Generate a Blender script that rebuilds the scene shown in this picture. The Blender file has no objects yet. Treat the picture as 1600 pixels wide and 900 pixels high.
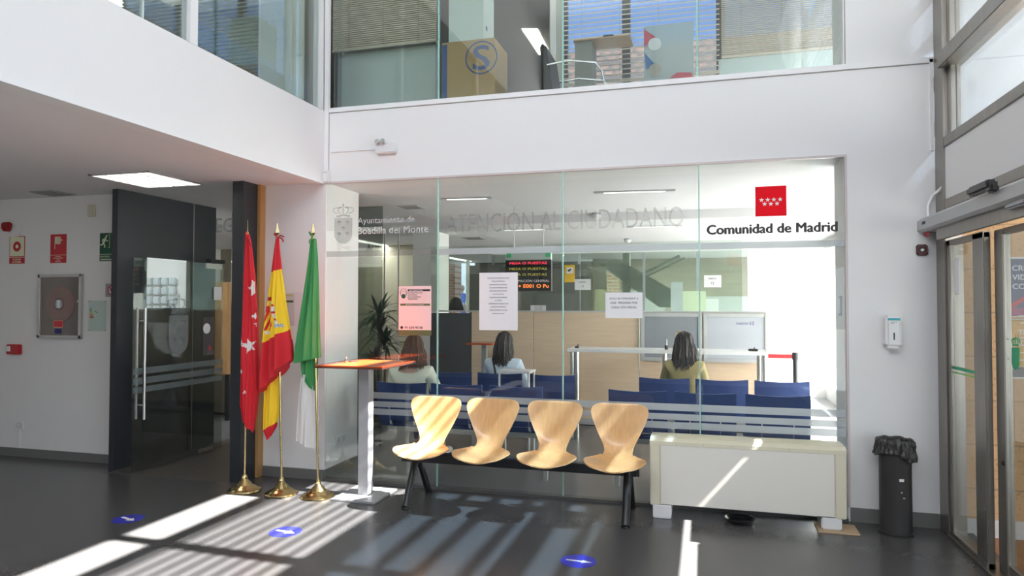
import bpy, bmesh, math, random
from mathutils import Vector, Matrix
random.seed(7)
PI = math.pi
S = bpy.context.scene
COL = S.collection

# ------------------------------------------------------------------ camera, world, sun, daylight, exposure
CAM_H = 1.55
YAW, PITCH, ROLL = math.radians(15.65), math.radians(1.41), math.radians(0.05)
FPX = 1073.6                                   # focal length in pixels of the 1600 px wide frame
cam_d = bpy.data.cameras.new('camera')
cam = bpy.data.objects.new('camera', cam_d); COL.objects.link(cam)
cam_d.sensor_width = 36; cam_d.lens = 36 * FPX / 1600; cam_d.clip_end = 300
cam.location = (0, 0, CAM_H)
_f = Vector((-math.sin(YAW) * math.cos(PITCH), math.cos(YAW) * math.cos(PITCH), math.sin(PITCH)))
_r0 = Vector((math.cos(YAW), math.sin(YAW), 0)); _u0 = _r0.cross(_f)
_r = _r0 * math.cos(ROLL) + _u0 * math.sin(ROLL); _u = -_r0 * math.sin(ROLL) + _u0 * math.cos(ROLL)
cam.rotation_euler = Matrix((_r, _u, -_f)).transposed().to_euler()
S.camera = cam
S.view_settings.view_transform = 'Standard'; S.view_settings.look = 'None'
S.view_settings.gamma = 1; S.view_settings.use_curve_mapping = False
S.view_settings.exposure = -0.10
S.cycles.use_denoising = True
S.cycles.max_bounces = 10; S.cycles.diffuse_bounces = 5; S.cycles.glossy_bounces = 4
S.cycles.transparent_max_bounces = 24; S.cycles.transmission_bounces = 6
S.cycles.sample_clamp_indirect = 6; S.cycles.caustics_reflective = False; S.cycles.caustics_refractive = False

world = bpy.data.worlds.new('sky'); S.world = world; world.use_nodes = True
nt = world.node_tree; nt.nodes.clear()
wo = nt.nodes.new('ShaderNodeOutputWorld'); bg = nt.nodes.new('ShaderNodeBackground')
tc = nt.nodes.new('ShaderNodeTexCoord'); sep = nt.nodes.new('ShaderNodeSeparateXYZ'); rp = nt.nodes.new('ShaderNodeValToRGB')
nt.links.new(tc.outputs['Generated'], sep.inputs[0]); nt.links.new(sep.outputs['Z'], rp.inputs[0])
rp.color_ramp.elements[0].position = 0.0; rp.color_ramp.elements[0].color = (0.82, 0.90, 1, 1)
rp.color_ramp.elements[1].position = 0.36; rp.color_ramp.elements[1].color = (0.30, 0.50, 0.92, 1)
nt.links.new(rp.outputs[0], bg.inputs[0]); bg.inputs[1].default_value = 2.6; nt.links.new(bg.outputs[0], wo.inputs[0])

def lamp(kind, name, loc, direction, energy, color=(1, 1, 1), size=None, **kw):
    d = bpy.data.lights.new(name, kind); o = bpy.data.objects.new(name, d); COL.objects.link(o)
    o.location = loc; o.rotation_euler = Vector(direction).to_track_quat('-Z', 'Y').to_euler()
    d.energy = energy; d.color = color
    if size: d.shape = 'RECTANGLE'; d.size, d.size_y = size
    for k, v in kw.items(): setattr(d, k, v)
    return o
SUN_TAN = 1.18; SUN_A = 0.04
lamp('SUN', 'sun', (12, 2, 12), (-1, SUN_A, -SUN_TAN), 115, (1, 0.97, 0.93), angle=math.radians(0.55))
# area lamps added as daylight: unseen front slot, right wall, office window
lamp('AREA', 'front_fill_lamp', (-1.0, -2.9, 5.15), (0, 1, -0.1), 200, (1, 0.985, 0.965), (5.0, 1.5))  # lamp added in the unseen front slot to brighten the hall
lamp('AREA', 'right_window_daylight', (1.75, 0.6, 4.9), (-1, 0, -0.25), 70, (0.88, 0.94, 1), (6.5, 3.4))
lamp('AREA', 'office_window_daylight', (2.3, 9.2, 1.4), (-1, 0, 0.45), 620, (1, 0.99, 0.97), (6.5, 2.6))
lamp('AREA', 'upper_office_fill', (-2.2, 6.9, 5.6), (0, 0, -1), 45, (1, 0.98, 0.93), (5, 2))  # fill lamp added under the upper ceiling, not in a window
lamp('AREA', 'left_gallery_fill', (-5.2, 4.6, 5.6), (0.15, 0, -1), 55, (1, 0.98, 0.94), (2, 4))  # area lamp added under the gallery ceiling to brighten the frosted screen
lamp('AREA', 'office_ceiling_lamps', (-5.65, 12.8, 2.62), (0, 0, -1), 110, (1, 0.98, 0.94), (.12, 6.4))
lamp('AREA', 'far_hall_lamps', (-0.3, 14.6, 2.62), (0, 0, -1), 130, (1, 0.98, 0.94), (4.5, .08))
lamp('AREA', 'left_hall_fill', (-6.6, 1.6, 2.6), (0, 0.15, -1), 60, (1, 0.97, 0.92), (3.0, 3.0))  # out of view lamp added to brighten the left walls
lamp('AREA', 'left_hall_ceiling_lamp', (-4.655, 4.88, 2.6363), (0, 0, -1), 5, (1, 0.97, 0.9), (.57, .59))

# ------------------------------------------------------------------ measuring helper: where a sight line meets a real plane
def at(px, py, X=None, Y=None, Z=None):
    d = _f + _r * ((px - 800) / FPX) - _u * ((py - 450) / FPX)
    t = X / d.x if X is not None else Y / d.y if Y is not None else (Z - CAM_H) / d.z
    return Vector((0, 0, CAM_H)) + d * t

# ------------------------------------------------------------------ materials
MATS = {}
def mat(name, col, rough=0.6, metal=0.0, spec=0.5, noise=None, bump=None, emit=None, coat=0, trans=None, alpha=None):
    if name in MATS: return MATS[name]
    m = bpy.data.materials.new(name); m.use_nodes = True; n = m.node_tree.nodes; l = m.node_tree.links
    p = n['Principled BSDF']; c = (*col, 1)
    p.inputs['Base Color'].default_value = c; p.inputs['Roughness'].default_value = rough
    p.inputs['Metallic'].default_value = metal; p.inputs['Specular IOR Level'].default_value = spec
    p.inputs['Coat Weight'].default_value = coat
    tcn = None
    def tex(scale, detail, stretch=(1, 1, 1)):
        nonlocal tcn
        if tcn is None: tcn = n.new('ShaderNodeTexCoord')
        mp = n.new('ShaderNodeMapping'); mp.inputs['Scale'].default_value = stretch
        t = n.new('ShaderNodeTexNoise'); t.inputs['Scale'].default_value = scale; t.inputs['Detail'].default_value = detail
        l.new(tcn.outputs['Object'], mp.inputs[0]); l.new(mp.outputs[0], t.inputs['Vector']); return t
    if noise:
        scale, amt, stretch = noise
        t = tex(scale, 5, stretch); r = n.new('ShaderNodeValToRGB')
        r.color_ramp.elements[0].position = 0.3; r.color_ramp.elements[1].position = 0.7
        r.color_ramp.elements[0].color = (*[max(0, x * (1 - amt)) for x in col], 1)
        r.color_ramp.elements[1].color = (*[min(1, x * (1 + amt)) for x in col], 1)
        l.new(t.outputs[0], r.inputs[0]); l.new(r.outputs[0], p.inputs['Base Color'])
    if bump:
        scale, strength = bump
        t = tex(scale, 4); b = n.new('ShaderNodeBump'); b.inputs['Strength'].default_value = strength; b.inputs['Distance'].default_value = 0.01
        l.new(t.outputs[0], b.inputs['Height']); l.new(b.outputs[0], p.inputs['Normal'])
    if emit:
        p.inputs['Emission Color'].default_value = (*emit[0], 1); p.inputs['Emission Strength'].default_value = emit[1]
    MATS[name] = m; return m

def glass(name, tint=(0.93, 0.97, 0.95), refl=0.06, rough=0.0, grazing=0.5):
    if name in MATS: return MATS[name]
    m = bpy.data.materials.new(name); m.use_nodes = True; n = m.node_tree.nodes; l = m.node_tree.links; n.clear()
    o = n.new('ShaderNodeOutputMaterial'); mx = n.new('ShaderNodeMixShader'); t = n.new('ShaderNodeBsdfTransparent'); g = n.new('ShaderNodeBsdfGlossy')
    t.inputs[0].default_value = (*tint, 1); g.inputs['Roughness'].default_value = rough; g.inputs[0].default_value = (1, 1, 1, 1)
    lw = n.new('ShaderNodeLayerWeight'); lw.inputs[0].default_value = 0.25
    mr = n.new('ShaderNodeMapRange'); mr.inputs['To Min'].default_value = refl; mr.inputs['To Max'].default_value = grazing
    l.new(lw.outputs['Fresnel'], mr.inputs[0]); l.new(mr.outputs[0], mx.inputs[0])
    l.new(t.outputs[0], mx.inputs[1]); l.new(g.outputs[0], mx.inputs[2]); l.new(mx.outputs[0], o.inputs[0])
    MATS[name] = m; return m

def film(name, col, opacity, translucent=0.5):
    """frosted vinyl or thin cloth: lets part of the view through"""
    if name in MATS: return MATS[name]
    m = bpy.data.materials.new(name); m.use_nodes = True; n = m.node_tree.nodes; l = m.node_tree.links; n.clear()
    o = n.new('ShaderNodeOutputMaterial'); mx = n.new('ShaderNodeMixShader'); t = n.new('ShaderNodeBsdfTransparent')
    d = n.new('ShaderNodeBsdfDiffuse'); s = n.new('ShaderNodeBsdfTranslucent'); m2 = n.new('ShaderNodeMixShader')
    d.inputs[0].default_value = (*col, 1); s.inputs[0].default_value = (*col, 1); m2.inputs[0].default_value = translucent
    l.new(d.outputs[0], m2.inputs[1]); l.new(s.outputs[0], m2.inputs[2]); mx.inputs[0].default_value = opacity
    l.new(t.outputs[0], mx.inputs[1]); l.new(m2.outputs[0], mx.inputs[2]); l.new(mx.outputs[0], o.inputs[0])
    MATS[name] = m; return m

def brick_mat(name, c1, c2, mortar, scale, w=0.5, h=0.25, ms=0.02, vec=('X', 'Z'), rough=0.8, spk=None):
    m = bpy.data.materials.new(name); m.use_nodes = True; n = m.node_tree.nodes; l = m.node_tree.links; p = n['Principled BSDF']
    tcn = n.new('ShaderNodeTexCoord'); sp = n.new('ShaderNodeSeparateXYZ'); cb = n.new('ShaderNodeCombineXYZ')
    l.new(tcn.outputs['Object'], sp.inputs[0]); l.new(sp.outputs[vec[0]], cb.inputs[0]); l.new(sp.outputs[vec[1]], cb.inputs[1])
    b = n.new('ShaderNodeTexBrick'); b.inputs['Color1'].default_value = (*c1, 1); b.inputs['Color2'].default_value = (*c2, 1)
    b.inputs['Mortar'].default_value = (*mortar, 1); b.inputs['Scale'].default_value = scale; b.inputs['Mortar Size'].default_value = ms
    b.inputs['Brick Width'].default_value = w; b.inputs['Row Height'].default_value = h
    l.new(cb.outputs[0], b.inputs[0])
    out = b.outputs[0]
    if spk:
        t = n.new('ShaderNodeTexNoise'); t.inputs['Scale'].default_value = spk[0]; t.inputs['Detail'].default_value = 6
        l.new(tcn.outputs['Object'], t.inputs['Vector'])
        r = n.new('ShaderNodeValToRGB'); r.color_ramp.elements[0].position = 0.36; r.color_ramp.elements[1].position = 0.44
        r.color_ramp.elements[0].color = (*spk[1], 1); r.color_ramp.elements[1].color = (1, 1, 1, 1)
        mx = n.new('ShaderNodeMix'); mx.data_type = 'RGBA'; mx.blend_type = 'MULTIPLY'; mx.inputs[0].default_value = 1
        l.new(t.outputs[0], r.inputs[0]); l.new(out, mx.inputs[6]); l.new(r.outputs[0], mx.inputs[7]); out = mx.outputs[2]
    l.new(out, p.inputs['Base Color']); p.inputs['Roughness'].default_value = rough
    return m

WHITE = mat('white_plaster', (0.83, 0.825, 0.81), 0.75, bump=(60, 0.03))
CEIL = mat('ceiling_white', (0.80, 0.79, 0.79), 0.85)
TRIMW = mat('white_trim', (0.84, 0.84, 0.83), 0.5)
SEAM = mat('seam_shadow_gap', (0.35, 0.33, 0.31), 0.8)
BASEB = mat('grey_baseboard', (0.17, 0.17, 0.16), 0.45)
DARK = mat('anthracite_panel', (0.026, 0.030, 0.036), 0.45)
DARK2 = mat('brown_grey_panel', (0.055, 0.050, 0.048), 0.5)
STEEL = mat('brushed_steel', (0.62, 0.61, 0.59), 0.28, 1.0)
ALU = mat('bronze_aluminium', (0.30, 0.28, 0.25), 0.38, 0.85, noise=(6, 0.08, (8, 8, 0.6)))
ALUL = mat('silver_aluminium', (0.60, 0.60, 0.59), 0.38, 0.6)
CHROME = mat('chrome', (0.85, 0.85, 0.86), 0.08, 1.0)
BRASS = mat('polished_brass', (0.62, 0.47, 0.22), 0.2, 1.0)
BLACK = mat('black_plastic', (0.012, 0.012, 0.013), 0.4)
BLKMET = mat('black_painted_metal', (0.014, 0.015, 0.016), 0.32)
REDP = mat('red_plastic', (0.50, 0.02, 0.025), 0.35)
PAPER = mat('white_paper', (0.82, 0.82, 0.83), 0.8)
INK = mat('black_ink', (0.015, 0.015, 0.018), 0.6)
GREYINK = mat('grey_ink', (0.22, 0.22, 0.24), 0.7)
CREAM = mat('cream_plastic', (0.70, 0.66, 0.50), 0.45)
HEATW = mat('fan_coil_panel_white', (0.78, 0.75, 0.67), 0.42)
BEECH = mat('beech_plywood', (0.68, 0.40, 0.17), 0.30, noise=(3, 0.10, (14, 14, 1.2)), coat=0.3)
BEECHE = mat('beech_plywood_edge', (0.50, 0.29, 0.13), 0.5)
OAK = mat('pale_oak_veneer', (0.62, 0.47, 0.33), 0.45, noise=(2.2, 0.06, (1.5, 1.5, 14)))
OAKW = mat('golden_wood', (0.47, 0.27, 0.10), 0.45, noise=(2.2, 0.10, (12, 12, 1)))
NAVY = mat('navy_fabric', (0.022, 0.048, 0.165), 0.8, bump=(300, 0.1))
REDFILM = mat('red_sign', (0.56, 0.025, 0.035), 0.45)
CREAMS = mat('photoluminescent_cream', (0.78, 0.80, 0.58), 0.6)
GREENS = mat('dark_green_sign', (0.015, 0.10, 0.055), 0.5)
BLUEST = mat('blue_floor_sticker', (0.03, 0.035, 0.40), 0.35)
WHITEP = mat('white_plastic', (0.80, 0.80, 0.79), 0.35)
GREYMET = mat('grey_painted_metal', (0.36, 0.38, 0.41), 0.4, 0.2)
SCREEN = mat('grey_screen_fabric', (0.22, 0.235, 0.26), 0.7)
SCREENL = mat('light_grey_screen', (0.42, 0.44, 0.48), 0.55)
LIGHTM = mat('fluorescent_tube_light', (1, 1, 1), 0.5, emit=((1, 0.97, 0.88), 2.0))
STRIPM = mat('strip_light', (1, 1, 1), 0.5, emit=((1, 0.98, 0.93), 2.2))
BLIND = mat('beige_blind_slats', (0.58, 0.53, 0.43), 0.7)
GLASS = glass('clear_glass', (0.95, 0.98, 0.97), 0.025, grazing=0.22)
GLASSG = glass('green_tinted_glass', (0.88, 0.92, 0.89), 0.04, grazing=0.3)
GLASSD = glass('door_glass', (0.82, 0.85, 0.84), 0.05, grazing=0.25)
GLASSW = glass('window_glass', (0.74, 0.76, 0.76), 0.05, grazing=0.35)
GEDGE = mat('green_glass_edge', (0.33, 0.60, 0.52), 0.15, noise=None)
FROST = film('frosted_vinyl', (0.62, 0.66, 0.68), 0.62, 0.35)
FROSTL = film('etched_lettering_vinyl', (0.26, 0.27, 0.27), 0.24, 0.3)
FROSTW = film('pale_lettering_vinyl', (0.85, 0.87, 0.87), 0.70, 0.1)
FROSTP = film('frosted_pane', (0.62, 0.70, 0.69), 0.90, 0.5)

# floor: dark epoxy with a satin sheen
def floor_mat(name, col, rough):
    m = mat(name, col, rough, spec=0.5); n = m.node_tree.nodes; l = m.node_tree.links; p = n['Principled BSDF']
    t = n.new('ShaderNodeTexNoise'); t.inputs['Scale'].default_value = 1.3; t.inputs['Detail'].default_value = 8
    tcn = n.new('ShaderNodeTexCoord'); l.new(tcn.outputs['Object'], t.inputs['Vector'])
    t2 = n.new('ShaderNodeTexNoise'); t2.inputs['Scale'].default_value = 90; l.new(tcn.outputs['Object'], t2.inputs['Vector'])
    cr = n.new('ShaderNodeValToRGB'); cr.color_ramp.elements[0].color = (*[c * 0.9 for c in col], 1); cr.color_ramp.elements[1].color = (*[c * 1.1 for c in col], 1)
    l.new(t2.outputs[0], cr.inputs[0]); l.new(cr.outputs[0], p.inputs['Base Color'])
    return m
FLOOR = floor_mat('dark_epoxy_floor', (0.078, 0.077, 0.077), 0.27)
FLOORO = floor_mat('office_floor', (0.17, 0.17, 0.18), 0.30)

# ------------------------------------------------------------------ mesh helpers
class B:
    def __init__(s): s.bm = bmesh.new()
    def box(s, x0, x1, y0, y1, z0, z1, bev=0, mi=0):
        r = bmesh.ops.create_cube(s.bm, size=1)
        M = Matrix.Translation(((x0 + x1) / 2, (y0 + y1) / 2, (z0 + z1) / 2)) @ Matrix.Diagonal((abs(x1 - x0), abs(y1 - y0), abs(z1 - z0), 1))
        bmesh.ops.transform(s.bm, matrix=M, verts=r['verts'])
        if bev:
            es = list({e for v in r['verts'] for e in v.link_edges})
            rr = bmesh.ops.bevel(s.bm, geom=es, offset=bev, segments=2, affect='EDGES', clamp_overlap=True)
        if mi:
            for v in r['verts']:
                if v.is_valid:
                    for f in v.link_faces: f.material_index = mi
        return s
    def cyl(s, p0, p1, r0, r1=None, seg=20, caps=True):
        p0, p1 = Vector(p0), Vector(p1); d = p1 - p0; r1 = r0 if r1 is None else r1
        q = d.to_track_quat('Z', 'Y').to_matrix().to_4x4()
        bmesh.ops.create_cone(s.bm, cap_ends=caps, segments=seg, radius1=r0, radius2=r1, depth=d.length, matrix=Matrix.Translation((p0 + p1) / 2) @ q)
        return s
    def sph(s, c, r, sc=(1, 1, 1), seg=16):
        bmesh.ops.create_uvsphere(s.bm, u_segments=seg, v_segments=max(6, seg // 2), radius=r, matrix=Matrix.Translation(c) @ Matrix.Diagonal((*sc, 1))); return s
    def lathe(s, prof, c=(0, 0, 0), seg=40):
        c = Vector(c); rings = []
        for r, z in prof:
            rings.append([s.bm.verts.new(c + Vector((r * math.cos(2 * PI * k / seg), r * math.sin(2 * PI * k / seg), z))) for k in range(seg)])
        for a, b in zip(rings, rings[1:]):
            for k in range(seg): s.bm.faces.new((a[k], a[(k + 1) % seg], b[(k + 1) % seg], b[k]))
        s.bm.faces.new(rings[0][::-1]); s.bm.faces.new(rings[-1]); return s
    def tube(s, pts, r, seg=10):
        pts = [Vector(p) for p in pts]; rings = []
        for i, p in enumerate(pts):
            t = (pts[min(i + 1, len(pts) - 1)] - pts[max(i - 1, 0)]).normalized()
            a = t.orthogonal().normalized() if i == 0 else (prev - t * prev.dot(t)).normalized()
            prev = a; b = t.cross(a); rr = r[i] if isinstance(r, (list, tuple)) else r
            rings.append([s.bm.verts.new(p + (a * math.cos(2 * PI * k / seg) + b * math.sin(2 * PI * k / seg)) * rr) for k in range(seg)])
        for a, b in zip(rings, rings[1:]):
            for k in range(seg): s.bm.faces.new((a[k], a[(k + 1) % seg], b[(k + 1) % seg], b[k]))
        s.bm.faces.new(rings[0][::-1]); s.bm.faces.new(rings[-1]); return s
    def prism(s, pts, vec):
        """closed polygon (3D points in one plane) pushed along vec"""
        vec = Vector(vec); a = [s.bm.verts.new(Vector(p)) for p in pts]; b = [s.bm.verts.new(Vector(p) + vec) for p in pts]
        n = len(a)
        try: s.bm.faces.new(a); s.bm.faces.new(b[::-1])
        except ValueError: pass
        for k in range(n): s.bm.faces.new((a[k], b[k], b[(k + 1) % n], a[(k + 1) % n]))
        return s
    def ring(s, c, ro, ri, y0, y1, seg=40):
        """flat ring standing in the XZ plane between y0 and y1"""
        vs = []
        for k in range(seg):
            a = 2 * PI * k / seg; ca, sa = math.cos(a), math.sin(a)
            vs.append([s.bm.verts.new((c[0] + r * ca, y, c[1] + r * sa)) for r, y in ((ro, y0), (ro, y1), (ri, y1), (ri, y0))])
        for k in range(seg):
            p, q = vs[k], vs[(k + 1) % seg]
            for j in range(4): s.bm.faces.new((p[j], q[j], q[(j + 1) % 4], p[(j + 1) % 4]))
        return s
    def build(s, name, m, parent=None, smooth=False, kind=None, label=None):
        bm = s.bm; bmesh.ops.recalc_face_normals(bm, faces=bm.faces[:])
        me = bpy.data.meshes.new(name); bm.to_mesh(me); bm.free()
        for x in (m if isinstance(m, (list, tuple)) else [m]): me.materials.append(x)
        if smooth:
            me.polygons.foreach_set('use_smooth', [True] * len(me.polygons))
            try: me.set_sharp_from_angle(angle=math.radians(40))
            except Exception: pass
        o = bpy.data.objects.new(name, me); COL.objects.link(o)
        if parent is not None: attach(o, parent)
        if kind: o['kind'] = kind
        if label: o['label'] = label
        return o
def attach(o, parent):
    """meshes are written in scene coordinates: put the child back to the origin of the scene"""
    o.parent = parent; off = Vector((0, 0, 0)); p = parent
    while p is not None: off += p.location; p = p.parent
    o.location = o.location - off
def tag(o, label, cat, group=None):
    o['label'] = label; o['category'] = cat
    if group: o['group'] = group
    return o
def thing(name, label, cat, loc=(0, 0, 0), group=None):
    o = bpy.data.objects.new(name, None); COL.objects.link(o); o.location = loc; o.empty_display_size = 0.05
    return tag(o, label, cat, group)
def bx(name, m, c, parent=None, bev=0, kind=None, label=None):
    return B().box(*c, bev=bev).build(name, m, parent, kind=kind, label=label)
def struct(name, m, *boxes):
    b = B()
    for c in boxes: b.box(*c)
    return b.build(name, m, None, kind='structure')
def copy_tree(root, loc, label=None, dz=0, rot=None):
    r = root.copy(); COL.objects.link(r); r.location = loc
    if rot is not None: r.rotation_euler = (0, 0, rot)
    if label: r['label'] = label
    for ch in list(root.children):
        c = ch.copy(); COL.objects.link(c); c.parent = r
        for g in list(ch.children):
            d = g.copy(); COL.objects.link(d); d.parent = c
    return r
def text(body, m, parent, pos, width=None, height=None, align='CENTER', bold=0, name='lettering', axis='Y', flip=False, depth=0.0006, space=1.0, label=None, line=1.0):
    """lettering on a surface. axis 'Y': reads from -Y; 'Z': lies flat on the floor; 'X': reads from -X."""
    cu = bpy.data.curves.new(name, 'FONT'); cu.body = body; cu.align_x = align; cu.align_y = 'CENTER'; cu.extrude = depth
    cu.space_character = space; cu.space_line = line; cu.resolution_u = 3
    tmp = bpy.data.objects.new(name, cu); COL.objects.link(tmp)
    dg = bpy.context.evaluated_depsgraph_get(); me = bpy.data.meshes.new_from_object(tmp.evaluated_get(dg)); bpy.data.objects.remove(tmp)
    xs = [v.co.x for v in me.vertices]; ys = [v.co.y for v in me.vertices]
    w, h = max(xs) - min(xs), max(ys) - min(ys); cx, cyy = (max(xs) + min(xs)) / 2, (max(ys) + min(ys)) / 2
    sx = width / w if width else height / h; sy = height / h if height else sx
    ox = {'CENTER': cx, 'LEFT': min(xs), 'RIGHT': max(xs)}[align]
    R = {'Y': Matrix.Rotation(PI / 2, 4, 'X'), 'Z': Matrix.Identity(4), 'X': Matrix.Rotation(-PI / 2, 4, 'Z') @ Matrix.Rotation(PI / 2, 4, 'X')}[axis]
    me.transform(Matrix.Translation(pos) @ R @ Matrix.Diagonal((-sx if flip else sx, sy, 1, 1)) @ Matrix.Translation((-ox, -cyy, 0)))
    if bold:
        bm = bmesh.new(); bm.from_mesh(me); hh = (height or h * sx) * bold * 1.3; g0 = bm.verts[:] + bm.edges[:] + bm.faces[:]
        D1 = Vector((1, 0, 0)) if axis in 'YZ' else Vector((0, 1, 0)); D2 = Vector((0, 0, 1)) if axis in 'YX' else Vector((0, 1, 0))
        D3 = D1.cross(D2); kk = 0
        for a_, c_ in ((1, 0), (-1, 0), (0, .6), (0, -.6)):
            kk += .00012
            r_ = bmesh.ops.duplicate(bm, geom=g0); bmesh.ops.translate(bm, vec=D1 * hh * a_ + D2 * hh * c_ + D3 * kk, verts=[v for v in r_['geom'] if isinstance(v, bmesh.types.BMVert)])
        bm.to_mesh(me); bm.free()
    me.materials.clear(); me.materials.append(m)
    o = bpy.data.objects.new(name, me); COL.objects.link(o)
    if parent is not None: attach(o, parent)
    if label: o['label'] = label
    return o
def star(cx, cz, r, rot=PI / 2):
    return [(cx + (r if k % 2 == 0 else r * 0.4) * math.cos(rot + k * PI / 5), cz + (r if k % 2 == 0 else r * 0.4) * math.sin(rot + k * PI / 5)) for k in range(10)]
def inside(x, z, poly):
    c = False; n = len(poly)
    for i in range(n):
        x0, z0 = poly[i]; x1, z1 = poly[(i + 1) % n]
        if (z0 > z) != (z1 > z) and x < (x1 - x0) * (z - z0) / (z1 - z0) + x0: c = not c
    return c

WY = 5.44          # front plane of the glass front and the walls in line with it
CZ = 2.64          # low ceiling
UZ = 3.31          # parapet height of the upper floor
LX = -3.27         # plane of the left gallery
RX = 1.575         # plane of the right wall

# ------------------------------------------------------------------ the building
struct('floor', FLOOR, (-9.2, 1.75, -3.2, WY, -0.12, 0))
struct('floor_office', FLOORO, (-9.2, 3.2, WY, 17.0, -0.12, 0))
struct('floor_entrance', mat('terracotta_outdoor_paving', (0.42, 0.21, 0.09), 0.6, noise=(8, 0.12, (1, 1, 1))), (1.75, 4.2, 3.4, 5.4, -0.14, -0.02))
struct('floor_entrance_front', mat('grey_outdoor_paving', (0.14, 0.145, 0.15), 0.8), (1.75, 7, -4, 3.4, -0.14, -0.02), (4.2, 7, 3.4, 5.4, -0.14, -0.02))
# back wall pieces
struct('wall_back_left', WHITE, (-9.2, -5.37, WY, WY + 0.1, 0, CZ))
struct('wall_back_middle', WHITE, (-3.88, -3.25, WY, WY + 0.10, 0, CZ), (-3.40, -3.25, WY + 0.1, 6.04, 0, CZ))
struct('wall_back_right', WHITE, (0.985, RX + 0.3, WY, 5.85, 0, 7.4), (-3.27, 0.985, WY, 5.85, CZ, UZ - 0.02))
struct('trim_ledge', TRIMW, (-3.22, RX, WY - 0.012, WY + 0.05, UZ - 0.045, UZ - 0.005))
struct('trim_ledge_gap', SEAM, (-3.22, RX - 0.03, WY - 0.003, WY, UZ - 0.052, UZ - 0.046))
struct('trim_corner_joint', TRIMW, (-3.268, -3.225, WY - 0.012, WY + 0.02, CZ, UZ + 2.0))
struct('trim_corner_gap', SEAM, (-3.224, -3.221, WY - 0.003, WY, CZ, UZ))
struct('trim_glass_head', mat('bounce_pink_trim', (0.62, 0.55, 0.53), 0.4), (-3.25, 1.0, WY - 0.012, WY + 0.03, CZ - 0.012, CZ + 0.004), (0.985, 1.0, WY - 0.008, WY + 0.02, 0.1, CZ))  # pink bounce light of the table top put into the trim colour
struct('trim_right_wall_edge', TRIMW, (RX - 0.035, RX - 0.012, WY - 0.012, WY, CZ, UZ - 0.02))
# left gallery
struct('wall_left_gallery', WHITE, (LX - 0.15, LX, -3, WY, CZ, 3.285))
struct('trim_gallery_edge', TRIMW, (LX - 0.05, LX + 0.008, -3, WY - 0.01, CZ - 0.012, CZ + 0.012))
struct('ceiling', CEIL, (-9.2, LX - 0.15, -3, WY, CZ, CZ + 0.12), (-9.2, 3.2, 5.85, 17.0, CZ, CZ + 0.2), (-9.2, LX, WY, 5.85, CZ, CZ + 0.2))
struct('ceiling_bulkhead', CEIL, (-9, 2.0, 8.1, 8.7, CZ - 0.10, CZ))
struct('ceiling_upper_floor', CEIL, (-9.2, 3.2, 5.44, 7.7, 5.7, 5.8), (-9.2, LX - 0.2, -3, 5.44, 5.7, 5.8))
struct('ceiling_atrium', CEIL, (-9.2, RX + 0.3, -3.2, 5.9, 7.4, 7.5))
struct('wall_atrium_back_top', WHITE, (-3.27, 1.0, WY, 5.6, 5.25, 7.4), (LX - 0.15, LX, -3, WY, 5.25, 7.4))
struct('floor_upper', FLOORO, (-9.2, 3.2, 5.86, 17, 2.86, 2.95), (-9.2, LX - 0.15, -3, WY, 2.86, 2.95))
struct('wall_far_left', WHITE, (-9.3, -9.2, -3.2, 17, 0, 7.5))
# baseboards
struct('baseboard_left', BASEB, (-9.2, -5.37, WY - 0.012, WY, 0, 0.085))
struct('baseboard_middle', BASEB, (-3.88, -3.25, WY - 0.012, WY, 0, 0.09), (-3.25, -3.238, WY, 6.04, 0, 0.09))
struct('baseboard_right', BASEB, (1.0, RX - 0.01, WY - 0.012, WY, 0, 0.10))
struct('trim_glass_kerb', mat('dark_kerb', (0.11, 0.11, 0.105), 0.4), (-3.24, 0.985, WY - 0.02, WY + 0.05, 0, 0.022))

# ---- unseen front behind the camera; boards shaped to keep reflections off the glass
FY = -3.0
struct('wall_front_slot', mat('facade_board', (0.55, 0.55, 0.56), 0.7), (-9.2, RX + 0.3, FY - 0.06, FY, 0, 4.35), (-9.2, RX + 0.3, FY - 0.06, FY, 5.95, 7.4))
b = B()
for xx in (-9.2, -6.2, -3.3, -1.0, 1.5): b.box(xx, xx + .08, FY - .06, FY, 0, 7.4)
b.box(-9.2, RX + .3, FY - .06, FY, 2.3, 2.4); b.build('trim_front_frames', ALU, kind='structure')
struct('ground_outside', mat('pale_paving', (0.16, 0.165, 0.17), 0.9), (-40, 40, -40, -3.2, -0.3, -0.1), (1.75, 60, -3.2, 60, -0.3, -0.15))
def wz(xf): return (RX + .03 - xf) * SUN_TAN          # height on the right wall that throws its light on floor x
# upper part of the glazed right wall: eaves board, frames and slats between which the sun falls on the floor
b = B(); b.box(RX + .02, RX + .10, FY, WY, wz(-3.83), 7.4); b.build('wall_right_eaves', WHITE, kind='structure')
b = B()
b.box(RX, RX + .09, FY, WY, wz(-3.45), wz(-3.375))
b.box(RX, RX + .09, FY, WY, wz(-2.35), wz(-2.20))
b.box(RX, RX + .09, 3.46, 3.58, 3.9, 7.4); b.build('trim_upper_right_frames', ALU, kind='structure')
o = thing('slat_screen', 'row of horizontal slats high in the glazed wall above the entrance', 'screen', (RX + .06, 1, 4.6))
n = 9; z0, z1 = wz(-2.35), wz(-3.375)
bx('screen_glass', glass('grey_tinted_glass', (.95, .95, .96), .03), (RX + .085, RX + .09, FY, 5.2, z0, z1), o)
for k in range(n):
    c = z0 + (z1 - z0) * (k + .45) / n; w = (z1 - z0) / n * .06
    bx('slat', ALUL, (RX + .05, RX + .08, FY, 5.2, c - w, c + w), o)

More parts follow.
